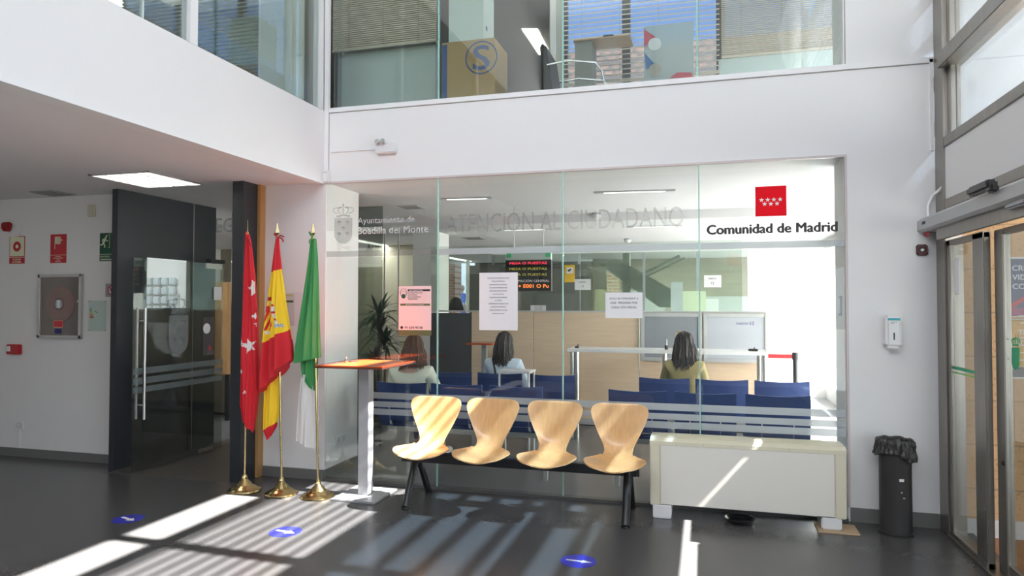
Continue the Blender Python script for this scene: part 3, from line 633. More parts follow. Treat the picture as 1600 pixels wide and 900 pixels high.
B().ring((cx, cz), .026, .022, yl - .014, yl - .012, 20).build('socket_ring', mat('socket_grey', (.45, .45, .45), .5), o); bx('cable_duct', WHITEP, (cx - .009, cx + .009, yl - .012, yl, .085, q.z), o)
# ceiling light and vent
o = thing('ceiling_light', 'recessed louvred fluorescent ceiling light over the left part of the hall', 'ceiling light', (-4.65, 4.87, CZ))
b = B(); X0, X1, Y0, Y1 = -4.965, -4.345, 4.56, 5.20
b.box(X0, X1, Y0, Y0 + .02, CZ - .012, CZ); b.box(X0, X1, Y1 - .02, Y1, CZ - .012, CZ); b.box(X0, X0 + .02, Y0, Y1, CZ - .012, CZ); b.box(X1 - .02, X1, Y0, Y1, CZ - .012, CZ); b.build('light_frame', ALUL, o)
bx('light_tube', LIGHTM, (X0 + .02, X1 - .02, Y0 + .02, Y1 - .02, CZ - .003, CZ - .001), o)
b = B()
for k in range(1, 4): b.box(X0 + k * .155 - .008, X0 + k * .155 + .008, Y0 + .02, Y1 - .02, CZ - .012, CZ - .004)
for k in range(1, 8): b.box(X0 + .02, X1 - .02, Y0 + k * .08 - .003, Y0 + k * .08 + .003, CZ - .010, CZ - .004)
b.build('louvre', ALUL, o)
o = thing('ceiling_vent', 'dark square ceiling vent at the far end of the left hall', 'vent', (-6.1, 5.23, CZ))
bx('vent_frame', GREYMET, (-6.27, -5.98, 5.1, 5.36, CZ - .008, CZ), o)
b = B(); 
for k in range(6): b.box(-6.25, -6.0, 5.12 + k * .04, 5.135 + k * .04, CZ - .014, CZ - .008)
b.build('vent_slat', SEAM, o)

# ------------------------------------------------------------------ dark portal and glass door
PXL, PYF = -5.37, 5.20
struct('wall_portal_left', DARK, (PXL, PXL + .065, PYF, 5.56, 0, CZ), (PXL, PXL + .065, 6.17, 6.55, 0, CZ), (PXL, PXL + .065, 5.56, 6.17, 2.02, CZ))
struct('wall_portal_low', DARK2, (PXL + .01, PXL + .055, 5.56, 6.17, 0, 1.515))
struct('trim_portal_joint', SEAM, (PXL + .065, PXL + .067, 6.195, 6.205, 0, CZ))
struct('wall_portal_right', DARK, (-4.01, -3.90, 5.16, WY + .1, 0, CZ))
struct('trim_wood_strip', OAKW, (-3.90, -3.872, 5.36, WY + .1, 0, CZ))
struct('trim_threshold', mat('threshold', (.10, .095, .09), .4), (PXL, -4.0, 5.125, 5.14, 0, .003))
struct('floor_portal', floor_mat('brown_grey_floor', (.10, .09, .08), .35), (PXL + .065, -4.0, 5.14, 8.6, -.05, .002))
o = thing('glass_door', 'open glass door with steel bar handle and frosted crest in the dark portal', 'door', (-5.03, 6.2, 0))
DX = -5.03
bx('door_pane', GLASSD, (DX - .005, DX + .005, 5.12, 6.33, .02, 1.985), o)
for sx in (-1, 1):
    hx = DX + sx * .045
    b = B().cyl((hx, 5.215, .49), (hx, 5.215, 1.52), .013); hd = b.build('handle', STEEL, o, smooth=True)
b = B(); 
for zz in (.62, 1.40): b.cyl((DX - .045, 5.215, zz), (DX + .045, 5.215, zz), .008)
b.build('handle_mount', STEEL, o, smooth=True)
for z0, z1 in ((.905, .965), (.815, .875), (.735, .790)): bx('frosted_stripe', film('door_frost', (.36, .42, .42), .45, .3), (DX + .0055, DX + .007, 5.12, 6.33, z0, z1), o)
bx('top_hinge', STEEL, (DX - .012, DX + .012, 6.06, 6.30, 1.93, 1.985), o); bx('floor_hinge', STEEL, (DX - .012, DX + .012, 6.0, 6.2, .02, .055), o)
bx('closer_box', BLACK, (DX - .03, DX + .03, 6.1, 6.32, 1.99, 2.03), o)
bx('door_notice', PAPER, (DX + .006, DX + .008, 6.18, 6.30, 1.60, 1.74), o)
bx('door_poster', mat('door_poster_dark', (.06, .05, .05), .6), (DX + .006, DX + .008, 6.02, 6.19, 1.02, 1.42), o)
b = B(); b.sph((DX + .009, 6.075, 1.30), .055, (.05, 1, 1)); b.build('poster_mark', PAPER, o); bx('poster_red_mark', REDFILM, (DX + .008, DX + .009, 6.11, 6.14, 1.07, 1.12), o)
crest(o, 5.68, 1.66, .26, .60, DX + .006, film('door_crest_frost', (.5, .54, .54), .30, .2), 'X')
# behind the portal opening: white room with glass blocks, REGISTRO glass, cabinets
struct('wall_side_room', WHITE, (-9.2, -6.35, 7.6, 7.7, 0, CZ), (-9.2, -6.35, 7.55, 7.6, 2.25, CZ))
GBM = mat('glass_block', (.62, .68, .70), .15)
o = thing('glass_block_window', 'grid of square glass blocks seen through the dark portal glass', 'window', (-7.2, 7.58, 1.2))
b = B(); px0 = at(226, 465, Y=7.56).x; px1 = at(250, 465, Y=7.56).x; w = (px1 - px0) / 2; ZT_ = at(240, 434, Y=7.56).z
for i in range(-2, 2):
    for j in range(5): b.box(px1 + i * w + .01, px1 + (i + 1) * w - .01, 7.55, 7.6, ZT_ - (j + 1) * w + .02, ZT_ - j * w, bev=.012)
b.build('block', GBM, o); bx('block_frame', SEAM, (px1 - 2 * w, px1, 7.57, 7.6, ZT_ - 5 * w, ZT_), o)
lamp('AREA', 'side_room_light', (-7, 6.5, 2.55), (0, .2, -1), 35, (.95, .97, 1), (2, 1))
o = thing('tall_wooden_cabinet', 'tall golden wood cabinet post beyond the open glass door', 'cabinet', (-5.3, 8.0, 0))
ca = at(333, 435, Y=7.8); cb = at(356, 435, Y=7.8)
bx('cabinet_side', OAKW, (ca.x, cb.x, 7.8, 8.2, .62, 1.85), o, bev=.004); bx('cabinet_leg', BLACK, (cb.x - .07, cb.x - .01, 7.85, 8.1, 0, .62), o)
ca = at(333, 620, Y=8.1); cb = at(362, 620, Y=8.1)
o = thing('low_cabinet', 'low beige cabinet beyond the open glass door', 'cabinet', (ca.x, 8.3, 0)); bx('cabinet_body', mat('cabinet_beige', (.45, .42, .34), .6), (ca.x - .15, cb.x - .02, 8.25, 8.8, .03, 1.15), o, bev=.004); bx('cabinet_top', WHITEP, (ca.x - .17, cb.x, 8.22, 8.82, 1.15, 1.18), o); bx('plinth', BLACK, (ca.x - .13, cb.x - .04, 8.28, 8.78, 0, .03), o)
o = thing('registry_glass', 'grey glass panel with the letters REGISTRO beyond the portal', 'glass panel', (-5.5, 6.9, 1.9))
bx('glass_sheet', glass('grey_glass', (.62, .64, .62), .07), (-5.37, -3.42, 6.9, 6.91, 0, CZ), o)
t0 = at(322, 353, Y=6.89); text('REGISTRO', film('registry_letters', (.45, .47, .47), .6, .2), o, (t0.x, 6.895, t0.z), height=.17, width=.98, align='LEFT')
struct('wall_registry_back', mat('taupe_wall', (.34, .32, .24), .8), (-9.2, -4.6, 11.5, 11.6, 0, CZ))

# ------------------------------------------------------------------ emergency light, conduit, detector on the back spandrel
p = at(586, 222, Y=WY - .05); q = at(617, 238, Y=WY - .05)
o = thing('emergency_light', 'small white emergency light unit with twin lamps on the spandrel', 'emergency light', ((p.x + q.x) / 2, WY, q.z))
bx('light_body', WHITEP, (p.x, q.x, WY - .06, WY, q.z, p.z - .01), o, bev=.008)
for k in range(2): B().lathe([(.01, 0), (.024, .03), (.022, .036)], (0, 0, 0), 18).build('lamp_head', CHROME, o, smooth=True).matrix_local = Matrix.Translation(Vector((p.x + .04 + k * .05, WY - .06, p.z - .012)) - o.location) @ Matrix.Rotation(PI / 2.3, 4, 'X')
bx('conduit', WHITEP, (-3.20, p.x, WY - .012, WY, (q.z + p.z) / 2 - .006, (q.z + p.z) / 2 + .008), o)
p = at(503, 265, Y=WY - .03); q = at(514, 285, Y=WY - .03)
o = thing('motion_detector', 'tiny white motion detector in the corner above the glass front', 'detector', ((p.x + q.x) / 2, WY, q.z))
bx('detector_body', WHITEP, (p.x, q.x, WY - .035, WY, q.z, p.z), o, bev=.010); bx('detector_lens', GREYMET, (p.x + .018, q.x - .018, WY - .037, WY - .034, p.z - .03, p.z - .024), o)
bx('cable', WHITEP, ((p.x + q.x) / 2 - .004, (p.x + q.x) / 2 + .004, WY - .006, WY, p.z, UZ - .06), o)

# ------------------------------------------------------------------ right pier devices
p = at(1384, 493, Y=WY - .10); q = at(1410, 543, Y=WY - .10)
o = thing('hand_gel_dispenser', 'white hand gel dispenser with turquoise label on the white pier', 'dispenser', ((p.x + q.x) / 2, WY, q.z))
b = B().box(p.x, q.x, WY - .10, WY, q.z, p.z, bev=.018); b.build('dispenser_body', WHITEP, o, smooth=True)
bx('turquoise_label', mat('label_turquoise', (.06, .42, .48), .5), (p.x + .012, q.x - .012, WY - .1015, WY - .1005, p.z - .034, p.z - .018), o)
bx('level_window', BLACK, ((p.x + q.x) / 2 - .004, (p.x + q.x) / 2 + .004, WY - .1015, WY - .1, p.z - .17, p.z - .12), o, label='dark vertical level window')
for k in range(2): bx('text_line', GREYINK, (p.x + .03, q.x - .03 - k * .02, WY - .1015, WY - .1005, p.z - .046 - k * .01, p.z - .043 - k * .01), o)
bx('push_lever', mat('lever_white', (.72, .72, .71), .4), (p.x + .015, q.x - .015, WY - .09, WY - .02, q.z - .012, q.z + .004), o, bev=.004)
p = at(1432, 382, Y=WY - .02); q = at(1450, 399, Y=WY - .02)
o = thing('touchless_door_switch', 'square black door switch with a white hand mark below the operator', 'switch', ((p.x + q.x) / 2, WY, q.z))
bx('switch_body', BLACK, (p.x, q.x, WY - .025, WY, q.z, p.z), o, bev=.008)
b = B(); cx, cz = (p.x + q.x) / 2, (p.z + q.z) / 2; b.prism([(cx - .014, WY - .0262, cz), (cx, WY - .0262, cz + .012), (cx + .014, WY - .0262, cz), (cx, WY - .0262, cz - .012)], (0, .001, 0)); b.build('hand_mark', PAPER, o)
B().ring((cx, cz), .034, .031, WY - .0262, WY - .025, 24).build('red_ring', REDFILM, o)

# ------------------------------------------------------------------ floor stickers
for (px, py, lab, ang) in ((200, 811, 'round blue floor sticker with white arrow before the dark portal', -.30), (446, 831, 'round blue floor sticker with white arrow lying in the sunlight patch', -.15), (904, 877, 'round blue floor sticker with white arrow in front of the wooden seats', -.05)):
    c = at(px, py, Z=0)
    o = thing('floor_sticker', lab, 'floor sticker', (c.x, c.y, 0), 'blue arrow stickers on the floor')
    b = B().lathe([(.108, .0005), (.108, .0015)], (c.x, c.y, 0), 48); b.build('disc', BLUEST, o)
    pts = [(-.075, .012), (.018, .012), (.018, .034), (.08, 0), (.018, -.034), (.018, -.012), (-.075, -.012)]
    if py == 877: pts = [(-.078, .008), (.02, .008), (.02, .022), (.085, 0), (.02, -.022), (.02, -.008), (-.078, -.008)]
    R = Matrix.Rotation(ang, 3, 'Z'); b = B().prism([Vector((c.x, c.y, .0017)) + R @ Vector((x, y, 0)) for x, y in pts], (0, 0, .0004)); b.build('arrow', PAPER, o)

# ------------------------------------------------------------------ flags on brass stands
def lerp_rows(rows, t):
    for (a, b) in zip(rows, rows[1:]):
        if a[0] <= t <= b[0]:
            k = (t - a[0]) / max(1e-9, b[0] - a[0]); return [a[i] + (b[i] - a[i]) * k for i in range(1, len(a))]
    return list(rows[-1][1:])
def drape(rows, Y, colour, mats, parent, name, depth=.5, nf=5, seed=0, nu=120, nv=170, cut=None, amp=.22, label=None):
    """cloth gathered round its pole: a folded tube following the outline rows (py, xleft, xright)"""
    bm = bmesh.new(); rings = []; rnd = random.Random(seed); ph = rnd.random() * 6
    t0, t1 = rows[0][0], rows[-1][0]
    for j in range(nv + 1):
        t = t0 + (t1 - t0) * j / nv; xl, xr = lerp_rows(rows, t)
        ring = []
        for i in range(nu):
            a = 2 * PI * i / nu; u = (1 - math.cos(a)) / 2
            py = t + (cut(u) * (j / nv) ** 3 if cut else 0)
            L = at(xl, py, Y=Y); R_ = at(xr, py, Y=Y); c = (L + R_) / 2; hw = (R_.x - L.x) / 2
            fold = amp * math.sin(nf * a + ph + 1.3 * math.sin(j / nv * 3 + seed)) + amp * .5 * math.sin((nf * 2 + 1) * a + ph * 2)
            x = c.x - hw * math.cos(a)
            y = Y - math.sin(a) * hw * depth * (1 + fold * 2.2) - (hw * .10 * math.sin(6 * u * PI + ph + j / nv) if hw > 0 else 0)
            ring.append(bm.verts.new((x, y, c.z)))
        rings.append(ring)
    for j in range(nv):
        for i in range(nu):
            f = bm.faces.new((rings[j][i], rings[j][(i + 1) % nu], rings[j + 1][(i + 1) % nu], rings[j + 1][i])); f.smooth = True
            c = f.calc_center_median(); f.material_index = colour(c.x, c.z, i / nu)
    bm.faces.new(rings[0][::-1]); bf = bm.faces.new(rings[-1]); bf.material_index = rings and colour(bf.calc_center_median().x, bf.calc_center_median().z, 0)
    b = B(); b.bm.free(); b.bm = bm
    return b.build(name, mats, parent, label=label)
def cloth(name, c): return mat(name, c, 0.75, bump=(40, .12))
CR = cloth('flag_red', (.60, .012, .022)); CYL = cloth('flag_yellow', (.90, .60, .02)); CG = cloth('flag_green', (.05, .27, .08)); CW = cloth('flag_white', (.72, .70, .66)); CBL = cloth('flag_blue', (.12, .22, .38)); CDR = cloth('flag_deep_red', (.42, .01, .02))
def pole(o, x, y, ztop, spear, pr=.0085, xt=None):
    xt = x if xt is None else xt
    prof = [(.130, 0), (.135, .006), (.132, .016), (.118, .024), (.098, .030), (.090, .040), (.070, .048), (.060, .056), (.050, .072), (.030, .090), (.022, .104), (.024, .112), (.019, .122), (.016, .135)]
    B().lathe(prof, (x, y, 0), 48).build('base', BRASS, o, smooth=True)
    B().cyl((x, y, .12), (xt, y, ztop - .10), pr).build('pole', BRASS, o, smooth=True)
    if spear:
        b = B(); b.cyl((xt, y, ztop - .115), (xt, y, ztop - .10), .013, seg=12); b.cyl((xt, y, ztop - .10), (xt, y, ztop - .075), .008, .024, seg=4); b.cyl((xt, y, ztop - .075), (xt, y, ztop + .015), .024, .001, seg=4); b.build('finial', BRASS, o)
    else: B().cyl((xt, y, ztop - .12), (xt, y, ztop), .005, .002, seg=8).build('finial', BRASS, o)
def ribbon(o, pts, m, w=.012):
    b = B()
    for line in pts: b.tube(line, [w * .5, w, w * .8], 6)
    b.build('ribbon', m, o, smooth=True)
# red flag with white stars
fx0, fy0 = at(382, 760, Y=4.95).x, 4.95
o = thing('flag_on_stand', 'red flag with white stars on a brass stand beside the dark portal', 'flag', (fx0, fy0, 0), 'furled flags on brass stands')
pole(o, fx0, fy0, at(387, 344, Y=fy0).z, False, xt=at(387, 344, Y=fy0).x)
stars = [star(at(px, py, Y=fy0).x, at(px, py, Y=fy0).z, r, rot) for px, py, r, rot in ((400, 450, .072, 1.9), (400, 494, .028, 1.3), (404, 507, .028, 1.6), (382, 536, .055, 1.2), (394, 540, .065, 1.9), (381, 580, .04, 1.2), (389, 612, .02, 1))]
def c_red(x, z, u): return 1 if any(inside(x, z, s) for s in stars) and u < .5 else 0
drape([(366, 384, 390), (385, 383, 393), (430, 381.5, 398), (500, 380, 402), (550, 378, 403), (600, 378, 404), (640, 377, 400), (672, 381, 396)], fy0, c_red, [CR, CW], o, 'flag_cloth', seed=1, cut=lambda u: (-16 * (1 - u) + 3), depth=.55)
ribbon(o, [[at(387, 372, Y=fy0 - .02), at(384, 366, Y=fy0 - .03), at(385, 362, Y=fy0 - .03)], [at(387, 372, Y=fy0 - .02), at(390, 377, Y=fy0 - .03), at(392, 383, Y=fy0 - .03)]], CR, .008)
# red and yellow flag
fx0, fy0 = at(440, 760, Y=4.95).x, 4.95
o = thing('flag_on_stand', 'red and yellow flag with coat of arms on the middle brass stand', 'flag', (fx0, fy0, 0), 'furled flags on brass stands')
pole(o, fx0, fy0, at(433, 350, Y=fy0).z, True, xt=at(433, 350, Y=fy0).x)
def pxz(x, z, Y): 
    v = Vector((x, Y, z)) - Vector((0, 0, CAM_H)); d = v.dot(_f); return 800 + FPX * v.dot(_r) / d, 450 - FPX * v.dot(_u) / d
def c_esp(x, z, u):
    px, py = pxz(x, z, fy0)
    if u > .5: return 0 if (py < 430 or py > 530) else 1
    if py < 426 - (px - 424) * .35: return 0
    edge = 536 - (px - 415) * .55
    if py > edge: return 0
    # coat of arms: shield with red stripes, pillar with ribbon, crown
    if 417 < px < 431 and 488 < py < 516:
        if (px - 417) < 2: return 1
        return 0 if int((px - 417 + (py - 490) * .25) / 2.1) % 2 == 0 else 1
    if 418 < px < 424 and 478 < py <= 488: return 0
    pc = 428 + (py - 472) * .33
    if 472 < py < 506 and abs(px - pc) < 3.2:
        return 0 if abs((py - 472) % 11 - 5) < 1.6 else 2
    if 506 <= py < 511 and abs(px - 440) < 6: return 3 if int(py * 1.5) % 2 else 2
    if 464 < py < 470 and 422 < px < 428: return 4
    if 420 < px < 425 and 517 < py < 522: return 2
    return 1
drape([(372, 431, 436), (400, 427.5, 438), (427, 424.5, 441), (470, 419, 446), (500, 415, 450), (530, 411.5, 454), (555, 409, 457), (585, 408, 458)], fy0, c_esp, [CR, CYL, CW, CBL, CDR], o, 'flag_cloth', seed=2, cut=lambda u: 30 * (1 - u) - 26 * u, nu=150, nv=230, depth=.5, amp=.17)
def c_esp2(x, z, u):
    px, py = pxz(x, z, fy0 + .03); return 0 if py > 672 - (px - 412) * .6 else 1
drape([(560, 417, 438), (600, 415, 438), (640, 413, 438), (672, 412, 432), (688, 417, 424)], fy0 + .045, c_esp2, [CR, CYL], o, 'flag_tail', seed=3, cut=lambda u: -8 * u, depth=.4)
ribbon(o, [[at(434, 371, Y=fy0 - .03), at(440, 372, Y=fy0 - .05), at(443, 378, Y=fy0 - .05)], [at(434, 371, Y=fy0 - .03), at(430, 367, Y=fy0 - .04), at(428, 365, Y=fy0 - .04)], [at(434, 371, Y=fy0 - .03), at(438, 368, Y=fy0 - .05), at(444, 370, Y=fy0 - .05)]], CDR, .007)
# green and white flag
fx0, fy0 = at(497, 760, Y=4.96).x, 4.96
o = thing('flag_on_stand', 'green and white flag on the brass stand next to the glass front', 'flag', (fx0, fy0, 0), 'furled flags on brass stands')
pole(o, fx0, fy0, at(489, 350, Y=fy0).z, True, xt=at(489, 350, Y=fy0).x)
drape([(373, 485, 494), (400, 482, 496), (450, 476, 497), (500, 469, 498), (540, 463, 499), (562, 461, 500)], fy0, lambda x, z, u: 0, [CG], o, 'flag_cloth', seed=5, cut=lambda u: 6 * (1 - u) - 4 * u, depth=.5, label='green half of the flag')
drape([(555, 470, 495), (575, 471, 496), (590, 473, 496), (606, 484, 494)], fy0 + .03, lambda x, z, u: 0, [CG], o, 'flag_tail', seed=6, cut=lambda u: 5 * u, depth=.4)
drape([(585, 471, 498), (620, 468, 500), (660, 465, 499), (688, 463, 498)], fy0 + .05, lambda x, z, u: 0, [CW], o, 'white_flag_tail', seed=8, cut=lambda u: 15 * u, depth=.35, label='off-white lower half of the flag')
ribbon(o, [[at(489, 371, Y=fy0 - .03), at(485, 366, Y=fy0 - .05), at(483, 362, Y=fy0 - .05)], [at(488, 371, Y=fy0 - .03), at(484, 376, Y=fy0 - .05), at(484, 381, Y=fy0 - .05)]], CG, .008)

# paper notices on the white wall behind the flags
o, x0, x1, z0, z1 = sheet('notice', 'pale notice with green stamp on the white wall behind the flags', 'notice', 446, 458, 460, 509, mat('notice_grey', (.62, .62, .62), .7), WY)
bx('yellow_mark', mat('mark_yellow', (.6, .5, .1), .6), (x0 + .01, x1 - .02, WY - .003, WY - .002, z1 - .03, z1 - .015), o); bx('green_mark', MATS['poster_olive'], (x0 + .01, x1 - .01, WY - .003, WY - .002, z1 - .085, z1 - .065), o)
sheet('notice', 'blank whitish sheet on the white wall between the middle and green flags', 'notice', 460.5, 457, 472, 510, mat('notice_pinkish', (.80, .74, .76), .7), WY)

# ------------------------------------------------------------------ high table
o = thing('high_table', 'high square table with a red-orange top and grey metal column', 'table', (-2.66, 5.09, 0))
TX, TY = -2.66, 5.09
bx('table_foot', mat('foot_plate', (.50, .51, .52), .35, .5), (TX - .195, TX + .185, TY - .21, TY + .21, 0, .018), o, bev=.004)
bx('table_column', mat('column_grey', (.42, .43, .45), .35, .5), (TX - .045, TX + .045, TY - .045, TY + .045, .018, 1.055), o, bev=.003)
RT = mat('red_orange_laminate', (.50, .065, .012), .22, coat=.4)
bx('table_top', RT, (TX - .285, TX + .295, TY - .31, TY + .33, 1.068, 1.078), o, bev=.002)
bx('table_top_edge', mat('dark_laminate_edge', (.10, .03, .02), .4), (TX - .285, TX + .295, TY - .31, TY + .33, 1.054, 1.068), o, bev=.002)
o = thing('pen_stand', 'small chrome pen stand on the red high table', 'pen stand', (-2.70, 5.0, 1.078))
px_ = at(541, 565, Z=1.078)
B().lathe([(.026, 0), (.028, .004), (.018, .016), (.008, .022), (.006, .034), (.009, .040), (.004, .046)], (px_.x, px_.y, 1.078), 24).build('stand_base', CHROME, o, smooth=True)
B().tube([(px_.x + .02, px_.y, 1.082), (px_.x + .06, px_.y - .02, 1.083), (px_.x + .10, px_.y + .01, 1.083)], .0035).build('pen', BLACK, o, smooth=True)
px2 = at(551, 566, Z=1.078)

# ------------------------------------------------------------------ beam bench with four beech shells
def shell_mesh():
    """waisted plywood shell: rounded triangular back, narrow waist, wide seat with flared front lip"""
    # stations along the shell from the back top down and out to the front: (z, y, halfwidth, dish)
    st = [(.398, .150, .120, .004), (.392, .147, .172, .006), (.374, .143, .200, .008), (.345, .137, .212, .010), (.310, .130, .208, .012), (.260, .120, .190, .014), (.210, .110, .168, .016), (.160, .100, .144, .018), (.115, .088, .122, .020),
          (.078, .072, .108, .020), (.048, .048, .104, .020), (.026, .015, .112, .021), (.012, -.025, .140, .022), (.006, -.070, .180, .022), (.006, -.120, .208, .022), (.008, -.170, .218, .022), (.008, -.220, .212, .020), (.002, -.262, .190, .016), (-.006, -.290, .150, .010), (-.012, -.305, .095, .006)]
    # smooth by catmull-rom
    pts = []
    for i in range(len(st) - 1):
        p0, p1, p2, p3 = st[max(i - 1, 0)], st[i], st[i + 1], st[min(i + 2, len(st) - 1)]
        for k in range(3):
            t = k / 3; pts.append([.5 * ((2 * p1[c]) + (-p0[c] + p2[c]) * t + (2 * p0[c] - 5 * p1[c] + 4 * p2[c] - p3[c]) * t * t + (-p0[c] + 3 * p1[c] - 3 * p2[c] + p3[c]) * t ** 3) for c in range(4)])
    pts.append(list(st[-1])); nu = 20; bm = bmesh.new(); grid = []
    for j, (z, y, hw, dish) in enumerate(pts):
        q = pts[min(j + 1, len(pts) - 1)]; pz = pts[max(j - 1, 0)]
        ty, tz = q[1] - pz[1], q[0] - pz[0]; L = math.hypot(ty, tz) or 1; ny, nz = (tz / L, -ty / L)       # normal pointing up/front
        if ny > 0 and nz < 0: ny, nz = -ny, -nz
        row = []
        for i in range(nu + 1):
            u = i / nu * 2 - 1; k = dish * u * u
            row.append(bm.verts.new((hw * u, y + ny * k * 1.0, z + nz * k * 1.0 + (.012 * u * u if y < 0 else 0))))
        grid.append(row)
    for a, b_ in zip(grid, grid[1:]):
        for i in range(nu): bm.faces.new((a[i], a[i + 1], b_[i + 1], b_[i]))
    bmesh.ops.recalc_face_normals(bm, faces=bm.faces[:])
    r = bmesh.ops.solidify(bm, geom=bm.faces[:], thickness=.010)
    b = B(); b.bm.free(); b.bm = bm; return b
bench = thing('beam_bench', 'black beam bench carrying four waisted beech plywood seats before the glass', 'bench', (-1.38, 5.05, 0))
b = B().box(-2.30, -.47, 5.02, 5.10, .315, .385, bev=.006); b.build('beam', BLKMET, bench)
bx('beam_end_cap', BLACK, (-2.31, -2.30, 5.02, 5.10, .315, .385), bench); bx('beam_end_cap', BLACK, (-.47, -.46, 5.02, 5.10, .315, .385), bench)
for lx in (-2.20, -.54):
    for sy in (-1, 1):
        b = B(); b.cyl((lx, 5.06 + sy * .015, .35), (lx, 5.06 + sy * (.205 if sy < 0 else .255), .012), .030, .028, 12); b.cyl((lx, 5.06 + sy * (.205 if sy < 0 else .255), .012), (lx, 5.06 + sy * (.207 if sy < 0 else .257), 0), .032, .032, 12)
        b.build('leg', BLKMET, bench, smooth=True)
sx_ = [at(px, 665, Y=5.14).x for px in (681, 770, 867, 968)]
proto = None
for x in sx_:
    if proto is None: s_ = shell_mesh().build('seat_shell', [BEECH], bench, smooth=True); proto = s_
    else: s_ = proto.copy(); COL.objects.link(s_); s_.parent = bench
    s_.location = Vector((x, 5.02, .415)) - bench.location
    br = bx('seat_bracket', BLKMET, (x - .07, x + .07, 4.95, 5.12, .385, .402), bench)

# ------------------------------------------------------------------ fan coil unit
hx0, hx1 = -.392, .925; hy0, hy1 = 5.15, 5.40; hz0, hz1 = .10, .575
o = thing('fan_coil_unit', 'long white and cream fan coil heater standing on white blocks before the glass', 'heater', ((hx0 + hx1) / 2, 5.27, 0))
bx('front_panel', HEATW, (hx0 + .075, hx1 - .075, hy0, hy0 + .02, hz0, hz1 - .045), o, bev=.003)
b = B(); b.box(hx0, hx0 + .073, hy0, hy1, hz0 - .01, hz1 - .04, bev=.006); b.build('side_panel', CREAM, o)
b = B(); b.box(hx1 - .073, hx1, hy0, hy1, hz0 - .01, hz1 - .04, bev=.006); b.build('side_panel', CREAM, o)
bx('back_body', HEATW, (hx0 + .07, hx1 - .07, hy0 + .02, hy1, hz0, hz1 - .045), o)
b = B().prism([(hx0, hy0 - .002, hz1 - .045), (hx0, hy0 - .002, hz1 - .02), (hx0, hy0 + .03, hz1), (hx0, hy1, hz1), (hx0, hy1, hz1 - .045)], (hx1 - hx0, 0, 0)); b.build('top_cover', CREAM, o)
b = B()
for k in range(1, 7): b.box(hx0 + k * .19, hx0 + k * .19 + .002, hy0 - .003, hy0 + .0, hz1 - .043, hz1 - .022)
b.build('cover_joint', mat('joint_tan', (.40, .36, .26), .6), o)
for k in range(2):
    xa = hx0 + .1 + k * .6
    b = B()
    for j in range(12): b.box(xa, xa + .5, hy0 + .05 + j * .014, hy0 + .056 + j * .014, hz1, hz1 + .004)
    b.build('air_grille', CREAM, o)
bx('foot_block', WHITEP, (hx0 + .02, hx0 + .15, hy0 - .01, hy0 + .2, 0, .095), o, bev=.006); bx('foot_block', mat('foam_white', (.74, .74, .73), .7), (hx1 - .16, hx1 - .03, hy0 + .0, hy0 + .2, .012, .092), o, bev=.008)
tag(bx('cardboard_piece', mat('cardboard', (.50, .36, .22), .85), (.74, 1.0, 5.12, 5.32, 0, .011)), 'flat scrap of brown cardboard under the heater foot', 'cardboard')
o = thing('drip_dish', 'shallow black round dish on the floor under the heater', 'dish', (.17, 5.2, 0)); cc = at(1155, 803, Y=5.2)
B().lathe([(.085, 0), (.105, .03), (.108, .034), (.098, .034), (.08, .012)], (cc.x, 5.2, 0), 32).build('dish_body', BLACK, o, smooth=True)
o.location = (0, 0, 0); o.children[0].location = (0, 0, 0)

# ------------------------------------------------------------------ waste bin with liner
bxx, byy = (at(1378, 836, Z=0).x + at(1431, 841, Z=0).x) / 2 + .002, 5.25
o = thing('waste_bin', 'tall round black waste bin with a bin liner folded over its rim', 'bin', (bxx, byy, 0))
B().lathe([(.103, 0), (.106, .004), (.106, .016), (.100, .018), (.100, .60), (.103, .61), (.095, .61), (.094, .05)], (bxx, byy, 0), 48).build('bin_body', mat('bin_charcoal', (.040, .038, .037), .42), o, smooth=True)
bm = bmesh.new(); rings = []; nu = 96; rnd = random.Random(4)
prof = [(.080, .50), (.086, .58), (.094, .632), (.108, .640), (.116, .628), (.118, .600), (.119, .57), (.121, .545), (.124, .525), (.118, .515), (.110, .52)]
for j, (r, z) in enumerate(prof):
    ring = []
    for i in range(nu):
        a = 2 * PI * i / nu; k = j / len(prof)
        w = .006 * math.sin(13 * a + j * .8) + .004 * math.sin(29 * a - j * 1.3) + .003 * math.sin(47 * a + j)
        sag = (-.035 * math.cos(a - .55) + .018 * math.sin(3 * a + 1)) * max(0, (j - 4) / 6)
        bulge = (.018 * max(0, math.cos(a - PI * 1.08)) ** 3 + .010 * max(0, math.cos(a - .1)) ** 3) * max(0, (j - 5) / 5)
        ring.append(bm.verts.new((bxx + (r + w * min(1, k * 2.2) + bulge) * math.cos(a), byy + (r + w * min(1, k * 2.2) + bulge) * math.sin(a), z + sag + .004 * math.sin(7 * a))))
    rings.append(ring)
for a_, b_ in zip(rings, rings[1:]):
    for i in range(nu): bm.faces.new((a_[i], a_[(i + 1) % nu], b_[(i + 1) % nu], b_[i]))
bb = B(); bb.bm.free(); bb.bm = bm
bb.build('bin_liner', mat('black_film_liner', (.035, .033, .030), .28, bump=(38, .9)), o, smooth=True)
def on_bin(px, py):
    p = at(px, py, Y=byy - .1); dx = p.x - bxx; return dx, byy - math.sqrt(max(0, .1005 ** 2 - dx * dx)), p.z
